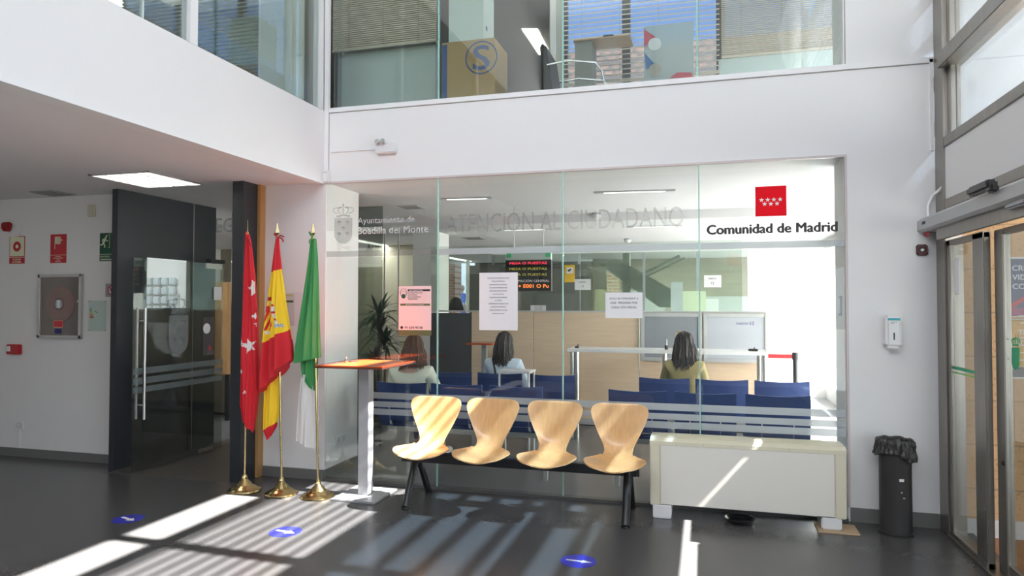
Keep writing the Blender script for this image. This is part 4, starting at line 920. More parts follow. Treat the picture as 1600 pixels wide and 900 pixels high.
for nm, (px, py, w, hh) in (('bin_label', (1409, 751, .030, .018)), ('scuff', (1409, 770, .008, .008)), ('scuff', (1413, 779, .014, .006))):
    dx, yy_, zz = on_bin(px, py); b = B(); N = 6; a0 = math.asin(dx / .1)
    pts = [(bxx + .101 * math.sin(a0 + (k / N - .5) * w / .1), byy - .101 * math.cos(a0 + (k / N - .5) * w / .1)) for k in range(N + 1)]
    for (xa, ya), (xb, yb) in zip(pts, pts[1:]): b.bm.faces.new([b.bm.verts.new(v) for v in ((xa, ya, zz - hh / 2), (xb, yb, zz - hh / 2), (xb, yb, zz + hh / 2), (xa, ya, zz + hh / 2))])
    b.build(nm, PAPER, o)

# ------------------------------------------------------------------ office: blue waiting chairs
def chair_row_parts(root, w=.49):
    cx, cy = 0, 0
    def lb(name, m, c, bev=0): 
        ob = B().box(*c, bev=bev).build(name, m); ob.parent = root; return ob
    # backrest: slightly bowed sheet
    b = B(); N = 10; bm = b.bm; g = []
    for j in range(9):
        z = .47 + j / 8 * .36; row = []
        for i in range(N + 1):
            u = i / N * 2 - 1; row.append(bm.verts.new((u * w / 2, -.24 - .035 * (j / 8) + .02 * (1 - u * u) * -1 - .012 * math.sin(j / 8 * PI), z - .012 * (1 - u * u) * (1 if j == 8 else 0))))
        g.append(row)
    for a_, b_ in zip(g, g[1:]):
        for i in range(N): bm.faces.new((a_[i], a_[i + 1], b_[i + 1], b_[i]))
    bmesh.ops.recalc_face_normals(bm, faces=bm.faces[:]); bmesh.ops.solidify(bm, geom=bm.faces[:], thickness=.028)
    ob = b.build('backrest', NAVY, smooth=True); ob.parent = root
    ob = B().box(-w / 2, w / 2, -.22, .23, .41, .455, bev=.015).build('seat', NAVY); ob.parent = root
    for sx in (-1, 1):
        b = B().tube([(sx * .12, -.27, .60), (sx * .12, -.24, .44), (sx * .12, -.10, .39), (sx * .12, .12, .39)], .011, 8); ob = b.build('seat_bracket', ALUL, smooth=True); ob.parent = root
def waiting_row(label, xs, y, leg_x):
    """a row: one beam on legs with several chairs fixed to it"""
    o = thing('beam_seating', label, 'seating', (sum(xs) / len(xs), y, 0), 'rows of blue waiting seats')
    bx('beam', ALUL, (xs[0] - .25, xs[-1] + .25, y - .03, y + .03, .33, .39), o)
    for lx in leg_x:
        for sy in (-.2, .2):
            b = B(); b.box(lx - .018, lx + .018, y + sy - .02, y + sy + .02, 0, .35); b.build('leg', ALUL, o)
        bx('leg_bridge', ALUL, (lx - .018, lx + .018, y - .2, y + .2, .32, .35), o)
    for i, x in enumerate(xs):
        r = bpy.data.objects.new('waiting_chair', None); COL.objects.link(r); r.parent = o; r.location = Vector((x, y, 0)) - o.location
        if 'p' not in CH: chair_row_parts(r); CH['p'] = r
        else:
            for ch in list(CH['p'].children):
                c = ch.copy(); COL.objects.link(c); c.parent = r
CH = {}
yA, yB = 6.17, 7.25
waiting_row('near row of blue seats behind the wooden bench, left section', [-2.72, -2.18, -1.62], yA, (-2.55, -1.36))
waiting_row('near row of blue seats behind the fan coil unit', [-.55, .0, .56], yA, (-.73, .5))
waiting_row('far row of blue seats seating the woman in the white denim top', [-2.65, -2.09, -1.53], yB, (-2.4, -1.7))
waiting_row('far row of blue seats seating the woman in the olive dress', [-.39, .155, .70], yB, (-.2, .5))

# ------------------------------------------------------------------ office: writing counter, partition, screens
o = thing('writing_counter', 'long white writing counter on round steel legs in front of the wood partition', 'counter', (-.4, 7.95, 0))
cl = at(886, 545, Y=7.8).x; cr = at(1200, 551, Y=7.8).x; zc = at(1000, 547, Y=7.8).z
bx('counter_top', WHITEP, (cl, cr, 7.8, 8.25, zc - .035, zc + .002), o, bev=.004)
for px in (893, 900, 1038, 1187, 1195):
    x = at(px, 580, Y=7.9).x; B().cyl((x, 7.95, 0), (x, 7.95, zc - .03), .026).build('leg', STEEL, o, smooth=True)
for (px, r, h, nm, lab) in ((900, .025, .018, 'pen_holder', 'small dark pen holder on the end of the writing counter'), (1177, .05, .025, 'stapler', 'dark stapler near the end of the writing counter')):
    x = at(px, 545, Y=7.9).x; ob = thing(nm, lab, nm.replace('_', ' '), (x, 7.95, zc)); B().box(x - r, x + r, 7.92, 7.98, zc + .002, zc + .002 + h, bev=.006).build('holder_body', BLACK, ob); B().cyl((x, 7.95, zc + .01), (x + .02, 7.95, zc + .045), .005).build('top_arm', BLACK, ob)
x = at(1041, 540, Y=7.9).x; o = thing('gel_bottle', 'slim clear bottle with black cap base on the writing counter', 'bottle', (x, 7.95, zc)); B().cyl((x, 7.95, zc + .002), (x, 7.95, zc + .05), .02).build('bottle_base', BLACK, o, smooth=True); B().cyl((x, 7.95, zc + .05), (x, 7.95, zc + .12), .009, .006).build('bottle_neck', STEEL, o, smooth=True)
PY = 8.8
def wx(px, Y=PY): return at(px, 520, Y=Y).x
o = thing('wood_partition', 'pale wood veneer office partition behind the writing counter', 'partition', (wx(900), PY, 0))
for a_, b_ in ((737, 833), (834, 999), (1000, 1197)): bx('veneer_panel', OAK, (wx(a_), wx(b_) - .006, PY, PY + .04, .08, 1.455), o)
bx('top_rail', ALUL, (wx(672), wx(1200), PY - .005, PY + .045, 1.455, 1.475), o); bx('plinth', BLACK, (wx(737), wx(1197), PY + .005, PY + .035, 0, .08), o)
bx('veneer_panel_dark', mat('partition_charcoal', (.055, .058, .062), .6), (wx(672), wx(737) - .006, PY, PY + .04, .62, 1.44), o, label='dark grey partition panel'); bx('veneer_panel', OAK, (wx(672), wx(737) - .006, PY, PY + .04, .08, .61), o)
def screen(label, a_, b_, m, txt=None):
    o = thing('counter_screen', label, 'screen', (wx((a_ + b_) / 2), PY - .05, .84), 'grey framed counter screens')
    x0, x1, z0, z1 = wx(a_, PY - .04), wx(b_, PY - .04), .85, 1.45; f = .045
    bx('screen_panel', m, (x0 + f, x1 - f, PY - .03, PY - .005, z0 + f, z1 - f), o)
    b = B(); b.box(x0, x0 + f, PY - .045, PY - .002, z0, z1, bev=.006); b.box(x1 - f, x1, PY - .045, PY - .002, z0, z1, bev=.006); b.box(x0 + f, x1 - f, PY - .045, PY - .002, z0, z0 + f, bev=.006); b.box(x0 + f, x1 - f, PY - .045, PY - .002, z1 - f, z1, bev=.006); b.build('screen_frame', ALUL, o)
    if txt:
        text('PUESTO', mat('purple_ink', (.08, .05, .22), .6), o, (x1 - .30, PY - .032, z1 - .125), height=.028, width=.13); text(txt, MATS['purple_ink'], o, (x1 - .185, PY - .032, z1 - .12), height=.042)
screen('plain darker grey screen behind the woman in the olive dress', 1001, 1097, SCREEN)
screen('light grey screen with the words PUESTO 12', 1099, 1201, SCREENL, '12')
# frosted glass strip on top of the partition
o = thing('partition_glass', 'pale greenish glass screen standing on top of the wood partition', 'glass screen', (wx(900), PY + .02, 1.475))
bx('glass_sheet', glass('partition_green_glass', (.88, .92, .89), .04, grazing=.3), (wx(672), wx(1160), PY + .016, PY + .024, 1.475, 2.35), o)
# hanging service signs
def hang(label, x0, y0, x1, y1, Y, lines):
    o, a, b_, c, d_ = sheet('counter_number_sign', label, 'sign', x0, y0, x1, y1, PAPER, Y, 'white counter number signs'); 
    for k, t in enumerate(lines): text(t, INK, o, ((a + b_) / 2, Y - .003, d_ - (d_ - c) * (.28 + .38 * k)), height=(d_ - c) * (.12 if k == 0 else .2), name='text_line')
hang('white sign reading PUESTO 11 beside the yellow camera notice', 898, 436, 923, 453, PY + .01, ('PUESTO', '11'))
hang('white sign reading PUESTO 12 on the glass screen above the light grey screen', 1100, 430, 1127, 449, PY + .01, ('PUESTO', '12'))
hang('faint small white paper on the glass left of the middle joint', 829, 477, 853, 486, PY + .01, ('SOLO SE ATIENDE', 'CON CITA'))
# yellow camera notice
o, a, b_, c, d_ = sheet('camera_notice', 'yellow video surveillance notice behind the middle glass joint', 'notice', 882, 414, 898, 441, mat('notice_yellow', (.72, .46, .03), .6), PY + .01)
bx('white_field', PAPER, (a + .03, b_ - .02, PY + .006, PY + .007, d_ - .11, d_ - .03), o); b = B().box(a + .045, a + .075, PY + .004, PY + .006, d_ - .085, d_ - .06); b.box(a + .07, a + .09, PY + .004, PY + .006, d_ - .07, d_ - .05); b.build('camera_symbol', INK, o)
# information display
o, a, b_, c, d_ = sheet('led_display', 'black LED call display with red and orange lettering hanging in the office', 'display', 790, 406, 861, 455, BLACK, 8.0)
bx('display_case', BLACK, (a, b_, 8.0, 8.08, c, d_), o); bx('header', mat('header_pale', (.5, .6, .56), .6), (a, b_, 7.99, 8.06, d_, d_ + .085), o)
def led(n, col, e): return mat(n, col, .5, emit=(col, e))
LR = led('led_red', (1, .03, .08), 1.2); LO = led('led_orange', (1, .22, .03), 1.4); LY = led('led_olive', (.45, .42, .05), .5)
zz = lambda py: at(825, py, Y=7.995).z
for py, m, t in ((411, LR, 'MESA O PUESTAS'), (420, LY, 'MESA O PUESTAS'), (429, LY, 'MESA O PUESTAS')): text(t, m, o, ((a + b_) / 2, 7.995, zz(py)), width=(b_ - a) * .82, height=.028, name='led_line')
text('INFORMACIÓN GENERAL', PAPER, o, (b_ - .02, 7.995, zz(438.5)), width=.52, height=.036, align='RIGHT', name='led_line'); text('+ E001 O Pu', LO, o, (b_ - .03, 7.995, zz(447)), width=(b_ - a) * .66, height=.042, align='RIGHT', bold=.01, name='led_line')
for px in (795, 856):
    ob = bx('exit_mark', mat('exit_green', (.03, .30, .12), .5, emit=((.03, .3, .12), .3)), (at(px, 400, Y=7.98).x - .03, at(px, 400, Y=7.98).x + .03, 7.985, 7.99, d_ + .03, d_ + .08), o)
B().cyl((a + .1, 8.03, d_ + .08), (a + .1, 8.03, CZ), .006).build('hanger', STEEL, o); B().cyl((b_ - .1, 8.03, d_ + .08), (b_ - .1, 8.03, CZ), .006).build('hanger', STEEL, o)
# small table with raised backrest frame near the woman in white denim, red topped table further in
o = thing('small_side_table', 'small white side table right of the woman in white denim', 'table', (at(812, 580, Y=6.9).x, 6.9, 0)); X = at(805, 578, Y=6.85).x; Zt = at(805, 578, Y=6.85).z
bx('table_top', WHITEP, (X - .16, X + .19, 6.72, 6.98, Zt - .02, Zt), o, bev=.004)
for dx in (-.14, .17):
    for dy in (-.10, .12): B().cyl((X + dx, 6.85 + dy, 0), (X + dx, 6.85 + dy, Zt - .02), .011).build('leg', WHITEP, o, smooth=True)
o = thing('red_office_table', 'high red topped table inside the office by the dark panel', 'table', (at(757, 538, Y=8.2).x, 8.2, 0)); X = at(757, 535, Y=8.2).x; Zt = at(757, 535, Y=8.2).z
bx('table_top', RT, (X - .17, X + .16, 8.0, 8.4, Zt - .02, Zt), o); bx('table_column', MATS['column_grey'], (X - .03, X + .03, 8.17, 8.23, .02, Zt - .02), o); bx('table_foot', MATS['foot_plate'], (X - .16, X + .16, 8.04, 8.36, 0, .02), o)
# belt barrier
o = thing('belt_barrier', 'black belt barrier post with a red belt near the bright office window', 'barrier', (at(1243, 560, Y=8.2).x, 8.2, 0)); X = at(1243, 560, Y=8.2).x; zt = at(1243, 551, Y=8.2).z
B().cyl((X, 8.2, .02), (X, 8.2, zt), .028).build('post', BLKMET, o, smooth=True); B().cyl((X, 8.2, 0), (X, 8.2, .02), .16).build('base', BLKMET, o, smooth=True); bx('belt', REDP, (wx(1200, 8.2), X - .02, 8.195, 8.20, zt - .065, zt - .02), o); B().cyl((X, 8.2, zt - .08), (X, 8.2, zt), .036).build('belt_head', BLACK, o, smooth=True)

# potted plant
pc = at(592, 500, Y=8.4); 
o = thing('potted_dracaena', 'tall dark leafy dracaena in a pot behind the corner pane', 'plant', (pc.x, 8.4, 0))
B().lathe([(.13, 0), (.15, .02), (.18, .32), (.19, .34), (.17, .34), (.16, .30)], (pc.x, 8.4, 0), 32).build('pot', mat('pot_dark', (.05, .045, .04), .6), o, smooth=True)
b = B(); 
for dx, dy, h in ((0, 0, 1.35), (.06, .03, .95), (-.05, .02, .7)): b.tube([(pc.x + dx, 8.4 + dy, .28), (pc.x + dx * 1.3, 8.4 + dy, h * .6), (pc.x + dx * 1.6, 8.4 + dy, h)], [.022, .018, .014], 8)
b.build('stem', mat('bark', (.12, .09, .06), .8), o, smooth=True)
bm = bmesh.new(); rnd = random.Random(3)
for hx, hz, n, L in ((0, 1.40, 46, .42), (.08, 1.02, 34, .40), (-.06, .78, 30, .38), (.0, 1.2, 30, .40)):
    for k in range(n):
        az = rnd.random() * 2 * PI; el = rnd.uniform(-.1, 1.35); l_ = L * rnd.uniform(.75, 1.1); w = rnd.uniform(.018, .030)
        base = Vector((pc.x + hx, 8.4, hz + rnd.uniform(-.08, .05))); d_ = Vector((math.cos(az) * math.cos(el), math.sin(az) * math.cos(el), math.sin(el))); side = d_.cross(Vector((0, 0, 1))).normalized()
        prev = None
        for s in range(7):
            t = s / 6; p_ = base + d_ * l_ * t + Vector((0, 0, -.38 * l_ * t * t * (1.4 - el * .5))); ww = w * (math.sin(PI * min(1, t * .9 + .12)))
            cur = (bm.verts.new(p_ - side * ww), bm.verts.new(p_ + Vector((0, 0, -.004))), bm.verts.new(p_ + side * ww))
            if prev: bm.faces.new((prev[0], prev[1], cur[1], cur[0])); bm.faces.new((prev[1], prev[2], cur[2], cur[1]))
            prev = cur
bb = B(); bb.bm.free(); bb.bm = bm; bb.build('foliage', mat('leaf_dark', (.018, .038, .018), .45), o, smooth=True)

# office columns, back glazing, far wall, windows
struct('column_office', WHITE, (at(645, 480, Y=9.6).x, at(686, 480, Y=9.6).x, 9.6, 10.0, 0, CZ))
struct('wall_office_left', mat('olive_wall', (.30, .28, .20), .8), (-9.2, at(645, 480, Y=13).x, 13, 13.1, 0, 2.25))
for k, px in enumerate((600, 622)):
    x = at(px, 480, Y=9.2).x; struct('trim_glass_joint_%d' % k, SEAM, (x - .008, x + .008, 9.2, 9.22, 0, CZ))
BY = 12.5
bxr = at(1168, 440, Y=BY).x
struct('wall_office_back', WHITE, (bxr, 2.2, BY, BY + .1, 0, CZ), (-3.9, bxr, BY, BY + .1, 2.50, CZ))
bx('window_office_back', GLASSG, (-3.9, bxr, BY + .02, BY + .03, 0, 2.50), kind='structure')
b = B()
for px in (770, 905, 1006, 1090): x = at(px, 440, Y=BY).x; b.box(x - .02, x + .02, BY, BY + .05, 0, 2.5)
b.build('trim_back_glazing', GREYMET, kind='structure')
struct('wall_far_hall', mat('beige_far_wall', (.50, .47, .38), .8), (-2.6, 3.2, 16.5, 16.6, 0, CZ))
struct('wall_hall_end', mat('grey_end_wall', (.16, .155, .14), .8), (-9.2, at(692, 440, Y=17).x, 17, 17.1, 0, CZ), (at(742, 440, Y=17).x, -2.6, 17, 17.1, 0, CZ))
struct('wall_upper_back', WHITE, (-9.2, -3.8, 17, 17.1, 2.9, 5.8))
B().prism([(-9.2, 7.7, 5.7), (-1.64, 7.7, 5.7), (-3.78, 17, 5.7), (-9.2, 17, 5.7)], (0, 0, .1)).build('ceiling_upper_deep', CEIL, kind='structure')
B().prism([(-1.64, 7.7, 2.95), (-1.70, 7.7, 2.95), (-3.84, 17, 2.95), (-3.78, 17, 2.95)], (0, 0, 2.75)).build('wall_upper_side', WHITE, kind='structure')
struct('wall_far_hall_pale', mat('pale_far_wall', (.62, .66, .64), .8), (-2.2, -.9, 16.3, 16.5, 0, 1.9), (-.4, 2.9, 16.35, 16.5, 0, 1.75))
# stair stringer crossing behind the glazing
o = thing('staircase_beam', 'grey diagonal staircase beam behind the back glazing of the office', 'beam', (-.8, 13.6, 1.6))
def sp(px, py, Y=13.6): return at(px, py, Y=Y)
b = B(); b.prism([sp(925, 405), sp(965, 405), sp(1050, 452), sp(1050, 480), sp(1030, 480)], (0, .35, 0)); b.build('stringer', mat('stair_grey_green', (.30, .32, .27), .6), o)
b = B(); b.prism([sp(973, 395), sp(983, 395), sp(983, 487), sp(973, 487)], (0, .3, 0)); b.build('post', MATS['stair_grey_green'], o)
b = B(); b.tube([sp(1005, 428), sp(1062, 400)], .03, 6); b.tube([sp(1010, 432), sp(1070, 403)], .02, 6); b.build('brace', MATS['stair_grey_green'], o)
BRK = brick_mat('buff_brick', (.46, .34, .22), (.40, .28, .18), (.5, .45, .38), 1.0, .25, .075, .012)
struct('column_buff_brick', BRK, (at(948, 450, Y=15.6).x, at(967, 450, Y=15.6).x, 15.6, 16, 0, 2.3))
# papers on the back glass
def small(nm, lab, x0, y0, x1, y1, m, cat='poster', Y=BY - .01): return sheet(nm, lab, cat, x0, y0, x1, y1, m, Y)
small('landscape_poster', 'pale poster with a blue landscape photo on the back glazing', 1048, 441, 1067, 486, mat('landscape', (.40, .46, .46), .6)); 
o = small('map_poster', 'pale green map poster on the back glazing', 1067, 455, 1103, 486, mat('map_green', (.52, .62, .44), .6))
small('pale_sheet', 'blank pale sheet right of the green map', 1103, 467, 1123, 486, mat('sheet_pale', (.62, .68, .66), .6), 'sheet')
small('green_board', 'olive green board behind the persona notice on the back glazing', 929, 452, 950, 486, mat('board_green', (.36, .40, .24), .7), 'board')
# windows at the left back: bright window with brick column outside
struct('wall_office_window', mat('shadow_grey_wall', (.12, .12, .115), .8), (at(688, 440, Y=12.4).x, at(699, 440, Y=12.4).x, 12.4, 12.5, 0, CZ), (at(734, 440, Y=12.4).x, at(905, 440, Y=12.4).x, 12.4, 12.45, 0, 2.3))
bx('window_3', GLASS, (at(699, 440, Y=12.4).x, at(734, 440, Y=12.4).x, 12.44, 12.45, .1, 2.4), kind='structure')
x = at(731, 440, Y=12.4).x; struct('trim_window_3', TRIMW, (x - .03, x + .03, 12.38, 12.44, .1, 2.4))
BR2 = brick_mat('red_brick', (.34, .15, .10), (.28, .12, .08), (.38, .32, .28), 1.0, .25, .075, .012)
struct('column_red_brick', BR2, (at(698, 440, Y=17.5).x, at(711, 440, Y=17.5).x, 17.5, 18, -.1, 4))
struct('ground_terrace', mat('terrace', (.5, .5, .5), .9), (-20, 0, 17.2, 25.5, -.15, .45))
# office lights
def strip(label, p0, p1, w, group, name='strip_light'):
    o = thing(name, label, 'light', ((p0[0] + p1[0]) / 2, (p0[1] + p1[1]) / 2, CZ), group)
    L = Vector((p1[0] - p0[0], p1[1] - p0[1], 0)); n_ = Vector((-L.y, L.x, 0)).normalized() * w / 2
    A, Bv = Vector((*p0, CZ - .012)), Vector((*p1, CZ - .012))
    B().prism([A - n_, A + n_, Bv + n_, Bv - n_], (0, 0, .012)).build('light_housing', ALUL, o)
    A2, B2 = A + L * .12, Bv - L * .12; n2 = n_ * .6; A2.z = B2.z = CZ - .0135
    B().prism([A2 - n2, A2 + n2, B2 + n2, B2 - n2], (0, 0, .001)).build('light_tube', STRIPM, o)
G = 'recessed strip lights in the office ceiling'
strip('recessed strip light behind the ATENCIÓN lettering', (-2.6, 6.58), (-2.06, 6.62), .07, G)
strip('recessed strip light above the CIUDADANO lettering', (-1.02, 6.58), (-.26, 6.65), .07, G)
strip('recessed strip light further in under the CIUDADANO lettering', (-1.03, 9.6), (-.29, 9.64), .07, G)
strip('recessed strip light further in behind the middle glass joint', (-2.9, 9.55), (-2.1, 9.57), .07, G)
pA, pB = at(558, 376, Z=CZ), at(645, 392, Z=CZ)
o = thing('light_line', 'long continuous white light line running into the back of the office', 'light', (-5.6, 10, CZ)); bx('light_tube', STRIPM, (-5.72, -5.58, 9.5, 16.2, CZ - .012, CZ - .002), o)
o = thing('downlight', 'round recessed downlight in the office ceiling', 'light', (at(661, 379, Z=CZ).x, at(661, 379, Z=CZ).y, CZ)); c = at(661, 379, Z=CZ); B().cyl((c.x, c.y, CZ - .015), (c.x, c.y, CZ - .001), .12).build('lamp_disc', STRIPM, o); lamp('AREA', 'downlight_lamp', (-3.6, 8.3, CZ - .02), (0, 0.25, -1), 28, (1, .98, .94), (.22, .22))
for (px, py, lab) in ((643, 323, 'square ceiling vent beside the first strip light'), (741, 372, 'square ceiling vent further in behind the second pane')):
    c = at(px, py, Z=CZ); s_ = .12 if py < 350 else .16; o = thing('ceiling_vent', lab, 'vent', (c.x, c.y, CZ), 'square vents in the office ceiling'); bx('vent_frame', ALUL, (c.x - s_, c.x + s_, c.y - s_, c.y + s_, CZ - .012, CZ), o)
    b = B(); 
    for k in range(5): b.box(c.x - s_ * .8, c.x + s_ * .8, c.y - s_ * .8 + k * s_ * .34, c.y - s_ * .8 + k * s_ * .34 + .012, CZ - .016, CZ - .012)
    b.build('vent_slat', SEAM, o)
for (px, py, lab) in ((932, 337, 'white ceiling projector arm behind the CIUDADANO lettering'), (981, 377, 'small white ceiling dome below the strip light')):
    c = at(px, py - 4, Z=CZ); o = thing('ceiling_sensor', lab, 'sensor', (c.x, c.y, CZ)); B().sph((c.x, c.y, CZ - .03), .055, (1, 1, .8)).build('sensor_dome', WHITEP, o, smooth=True); B().cyl((c.x, c.y, CZ - .02), (c.x, c.y, CZ), .06).build('sensor_mount', GREYMET, o)
# bright right-hand office window with white blind
struct('wall_office_right', WHITE, (1.95, 2.1, 5.85, 6.3, 0, CZ), (1.95, 2.1, 6.3, 12.6, 0, .25), (1.95, 2.1, 6.3, 12.6, 2.50, CZ))
BLW = film('white_blind_cloth', (.93, .93, .92), .93, .62)
o = thing('roller_blind', 'bright white blind covering the office window beside the waiting seats', 'blind', (1.93, 9.4, 2.5))
bx('blind_cloth', BLW, (1.925, 1.93, 6.32, 12.45, .3, 2.47), o)
b = B()
for k in range(1, 7): b.box(1.920, 1.925, 6.32, 12.45, .3 + k * .31, .303 + k * .31)
b.build('blind_seam', mat('blind_rod', (.55, .55, .55), .6), o); bx('blind_head', WHITEP, (1.90, 1.95, 6.3, 12.45, 2.46, 2.5), o)
# wall switches on the reveal
bx_ = thing('switch_plate', 'double white switch plate on the side of the right pier inside the glass', 'switch', (.98, 5.62, 1.55)); bx('plate', GREYMET, (.975, .985, 5.59, 5.68, 1.47, 1.62), bx_, bev=.003); bx('rocker', WHITEP, (.971, .975, 5.60, 5.63, 1.49, 1.60), bx_); bx('rocker', WHITEP, (.971, .975, 5.64, 5.67, 1.49, 1.60), bx_)
bx_ = thing('wall_socket', 'white double socket low on the stub wall behind the corner pane', 'socket', (-3.24, 5.75, .28)); a_ = at(532, 686, X=-3.24); bx('socket_plate', WHITEP, (-3.25, -3.238, a_.y - .09, a_.y + .10, a_.z - .045, a_.z + .045), bx_, bev=.003)
for dy in (-.04, .05): B().cyl((-3.238, a_.y + dy, a_.z), (-3.232, a_.y + dy, a_.z), .026, .024).build('socket_face', mat('socket_dim', (.6, .6, .6), .5), bx_)

# ------------------------------------------------------------------ upper floor
for i, (a_, b_) in enumerate(((-3.2, at(684, 100, Y=WY).x), (at(684, 100, Y=WY).x, at(879, 100, Y=WY).x), (at(879, 100, Y=WY).x, at(1090, 100, Y=WY).x), (at(1090, 100, Y=WY).x, .984))):
    lab = ['upper gallery glass pane next to the corner post', 'upper gallery glass pane in front of the cardboard box', 'upper gallery glass pane in front of the black office chair', 'upper gallery glass pane next to the white pier'][i]
    o = thing('glass_screen', lab, 'glass pane', ((a_ + b_) / 2, WY + .03, UZ), 'panes of the upper gallery glass')
    bx('pane', glass('upper_glass', (.89, .93, .91), .05, grazing=.3), (a_ + .003, b_ - .003, WY + .03, WY + .04, UZ - .01, 5.25), o)
    if i < 3: bx('green_edge', GEDGE, (b_ - .008, b_ + .003, WY + .022, WY + .045, UZ - .01, 5.25), o)
bx('trim_pier_edge', SEAM, (.993, 1.001, WY - .003, WY + .05, UZ, 5.25), kind='structure')
# left gallery glazing
ys = [1.2, 3.42, 3.80, WY - .02]
for i in range(3):
    a_, b_ = ys[i] + .003, ys[i + 1] - .003
    lab = ['left gallery glass pane before the narrow joint', 'narrow left gallery glass pane beside the white mullion', 'left gallery glass pane in front of the frosted screen'][i]
    o = thing('glass_screen', lab, 'glass pane', (LX - .05, (a_ + b_) / 2, 3.285), 'panes of the left gallery glass'); bx('pane', glass('dark_upper_glass', (.84, .88, .86), .05, grazing=.35), (LX - .06, LX - .05, a_, b_, 3.28, 5.25), o)
    if i == 0: bx('green_edge', mat('pale_edge', (.62, .70, .68), .3), (LX - .065, LX - .043, b_ - .008, b_ + .003, 3.28, 5.25), o)
struct('trim_gallery_mullion', TRIMW, (LX - .09, LX - .02, 3.79, 3.86, 3.285, 5.3), (LX - .09, LX - .02, 1.1, 1.2, 3.285, 5.3), (LX - .1, LX - .01, WY - .03, WY + .0, 3.285, 5.3))
struct('trim_gallery_joint', mat('joint_dark', (.08, .08, .08), .6), (LX - .08, LX - .005, -3, WY - .03, 3.285, 3.289))
# interior of the left gallery
struct('wall_gallery_inside', mat('gallery_grey', (.20, .20, .18), .8), (-8.5, -8.4, -3, 9, 2.95, 5.7))
o = thing('frosted_screen', 'pale frosted screen panel inside the left gallery corner', 'screen', (LX - .19, 5.1, 2.95)); bx('screen_sheet', mat('frosted_white_panel', (.84, .88, .88), .7), (LX - .20, LX - .18, at(405, 110, X=LX - .19).y, WY - .05, 2.95, 5.3), o); bx('screen_post', TRIMW, (LX - .21, LX - .17, 5.18, 5.22, 2.95, 5.3), o)
o = thing('dark_blind', 'dark slatted blind behind the left gallery glass', 'blind', (-5.0, 5.6, 5.6)); b = B()
for k in range(60): b.box(-6.0, LX - .6, 5.9, 5.93, 3.2 + k * .04, 3.224 + k * .04)
b.build('blind_slats', mat('dark_slats', (.06, .075, .065), .6), o)
o = thing('ceiling_light', 'fluorescent ceiling light inside the left gallery', 'ceiling light', (-6.6, 7, 5.7)); c = at(215, 6, Z=5.68)
bx('light_tube', LIGHTM, (c.x - .35, c.x + .25, c.y - .9, c.y + .3, 5.66, 5.67), o); bx('light_frame', ALUL, (c.x - .38, c.x + .28, c.y - .93, c.y + .33, 5.67, 5.70), o)
# partition with beige blinds
def blinds(label, x0, x1, Y, z0, z1, m, pitch=.022, tilt=True, group='beige venetian blinds on the upper floor', open_=1.0):
    o = thing('venetian_blind', label, 'blind', ((x0 + x1) / 2, Y, z1), group); b = B(); z = z0 + .02
    while z < z1:
        if tilt: b.prism([(x0, Y - .008, z), (x0, Y + .010, z + .016 * open_), (x0, Y + .010, z + .0175 * open_ + .001), (x0, Y - .008, z + .0015)], (x1 - x0, 0, 0))
        z += pitch
    b.build('blind_slats', m, o); bx('bottom_rail', mat('rail_beige', (.5, .46, .38), .5), (x0, x1, Y - .012, Y + .012, z0, z0 + .018), o)
    n_ = max(2, int((x1 - x0) / .35)); b = B()
    for k in range(n_): x = x0 + (k + .5) * (x1 - x0) / n_; b.box(x - .002, x + .002, Y - .012, Y - .010, z0, z1)
    b.build('ladder_cord', mat('cord_beige', (.35, .33, .27), .7), o); return o
pl, pr = at(520, 75, Y=6.3).x, at(682, 75, Y=6.3).x
zb = at(600, 74, Y=6.3).z
blinds('closed beige blind above the frosted cabinet, nearest the corner', pl, pr, 6.3, zb, 5.2, BLIND, .021, open_=1.3)
o = thing('frosted_cabinet', 'pale frosted panel below the closed beige blind upstairs', 'panel', ((pl + pr) / 2, 6.4, 2.95)); bx('panel_sheet', mat('pale_green_panel', (.50, .58, .56), .35), (at(534, 120, Y=6.4).x, at(680, 120, Y=6.4).x, 6.4, 6.43, 2.95, at(600, 78, Y=6.4).z), o); bx('panel_post', GREYMET, (pl, at(534, 120, Y=6.4).x, 6.4, 6.45, 2.95, 5.2), o); bx('panel_post', GREYMET, (at(680, 120, Y=6.4).x, at(684, 120, Y=6.4).x, 6.4, 6.45, 2.95, 5.2), o)
# cardboard box with S mark
YB2 = 5.95
bl, br_ = at(690, 110, Y=YB2).x, at(773, 110, Y=YB2).x; bt = at(730, 63, Y=YB2).z
o = thing('cardboard_box', 'big brown cardboard box with a blue S in a ring behind the upper glass', 'box', ((bl + br_) / 2, 6.1, 2.95))
CARD = mat('box_cardboard', (.42, .28, .13), .8); BLUI = mat('box_blue_print', (.05, .09, .24), .7)
bx('box_body', CARD, (bl, br_, YB2, YB2 + .42, 2.95, bt), o, bev=.003); bx('blue_band', BLUI, (bl + .005, bl + .055, YB2 - .001, YB2, 2.97, bt - .02), o)
c = at(752, 90, Y=YB2); B().ring((c.x, c.z), .155, .142, YB2 - .0015, YB2, 48).build('ring_print', BLUI, o); text('S', BLUI, o, (c.x, YB2 - .001, c.z), height=.225, width=.155, bold=.02, name='letter_print')
bx('tape', mat('tape_tan', (.55, .42, .25), .4), (br_ - .13, br_ - .03, YB2 - .001, YB2, 3.2, 3.46), o)
o = thing('white_box', 'white box with blue dots standing on the big cardboard box', 'box', ((bl + br_) / 2, 6.1, bt)); wl_, wr_ = at(700, 40, Y=YB2).x, at(754, 40, Y=YB2).x
bx('box_body', mat('box_white', (.60, .68, .64), .6), (wl_, wr_, YB2 + .02, YB2 + .35, bt, bt + .5), o); bx('box_side_print', BLUI, (wr_, wr_ + .001, YB2 + .1, YB2 + .14, bt + .12, bt + .16), o)
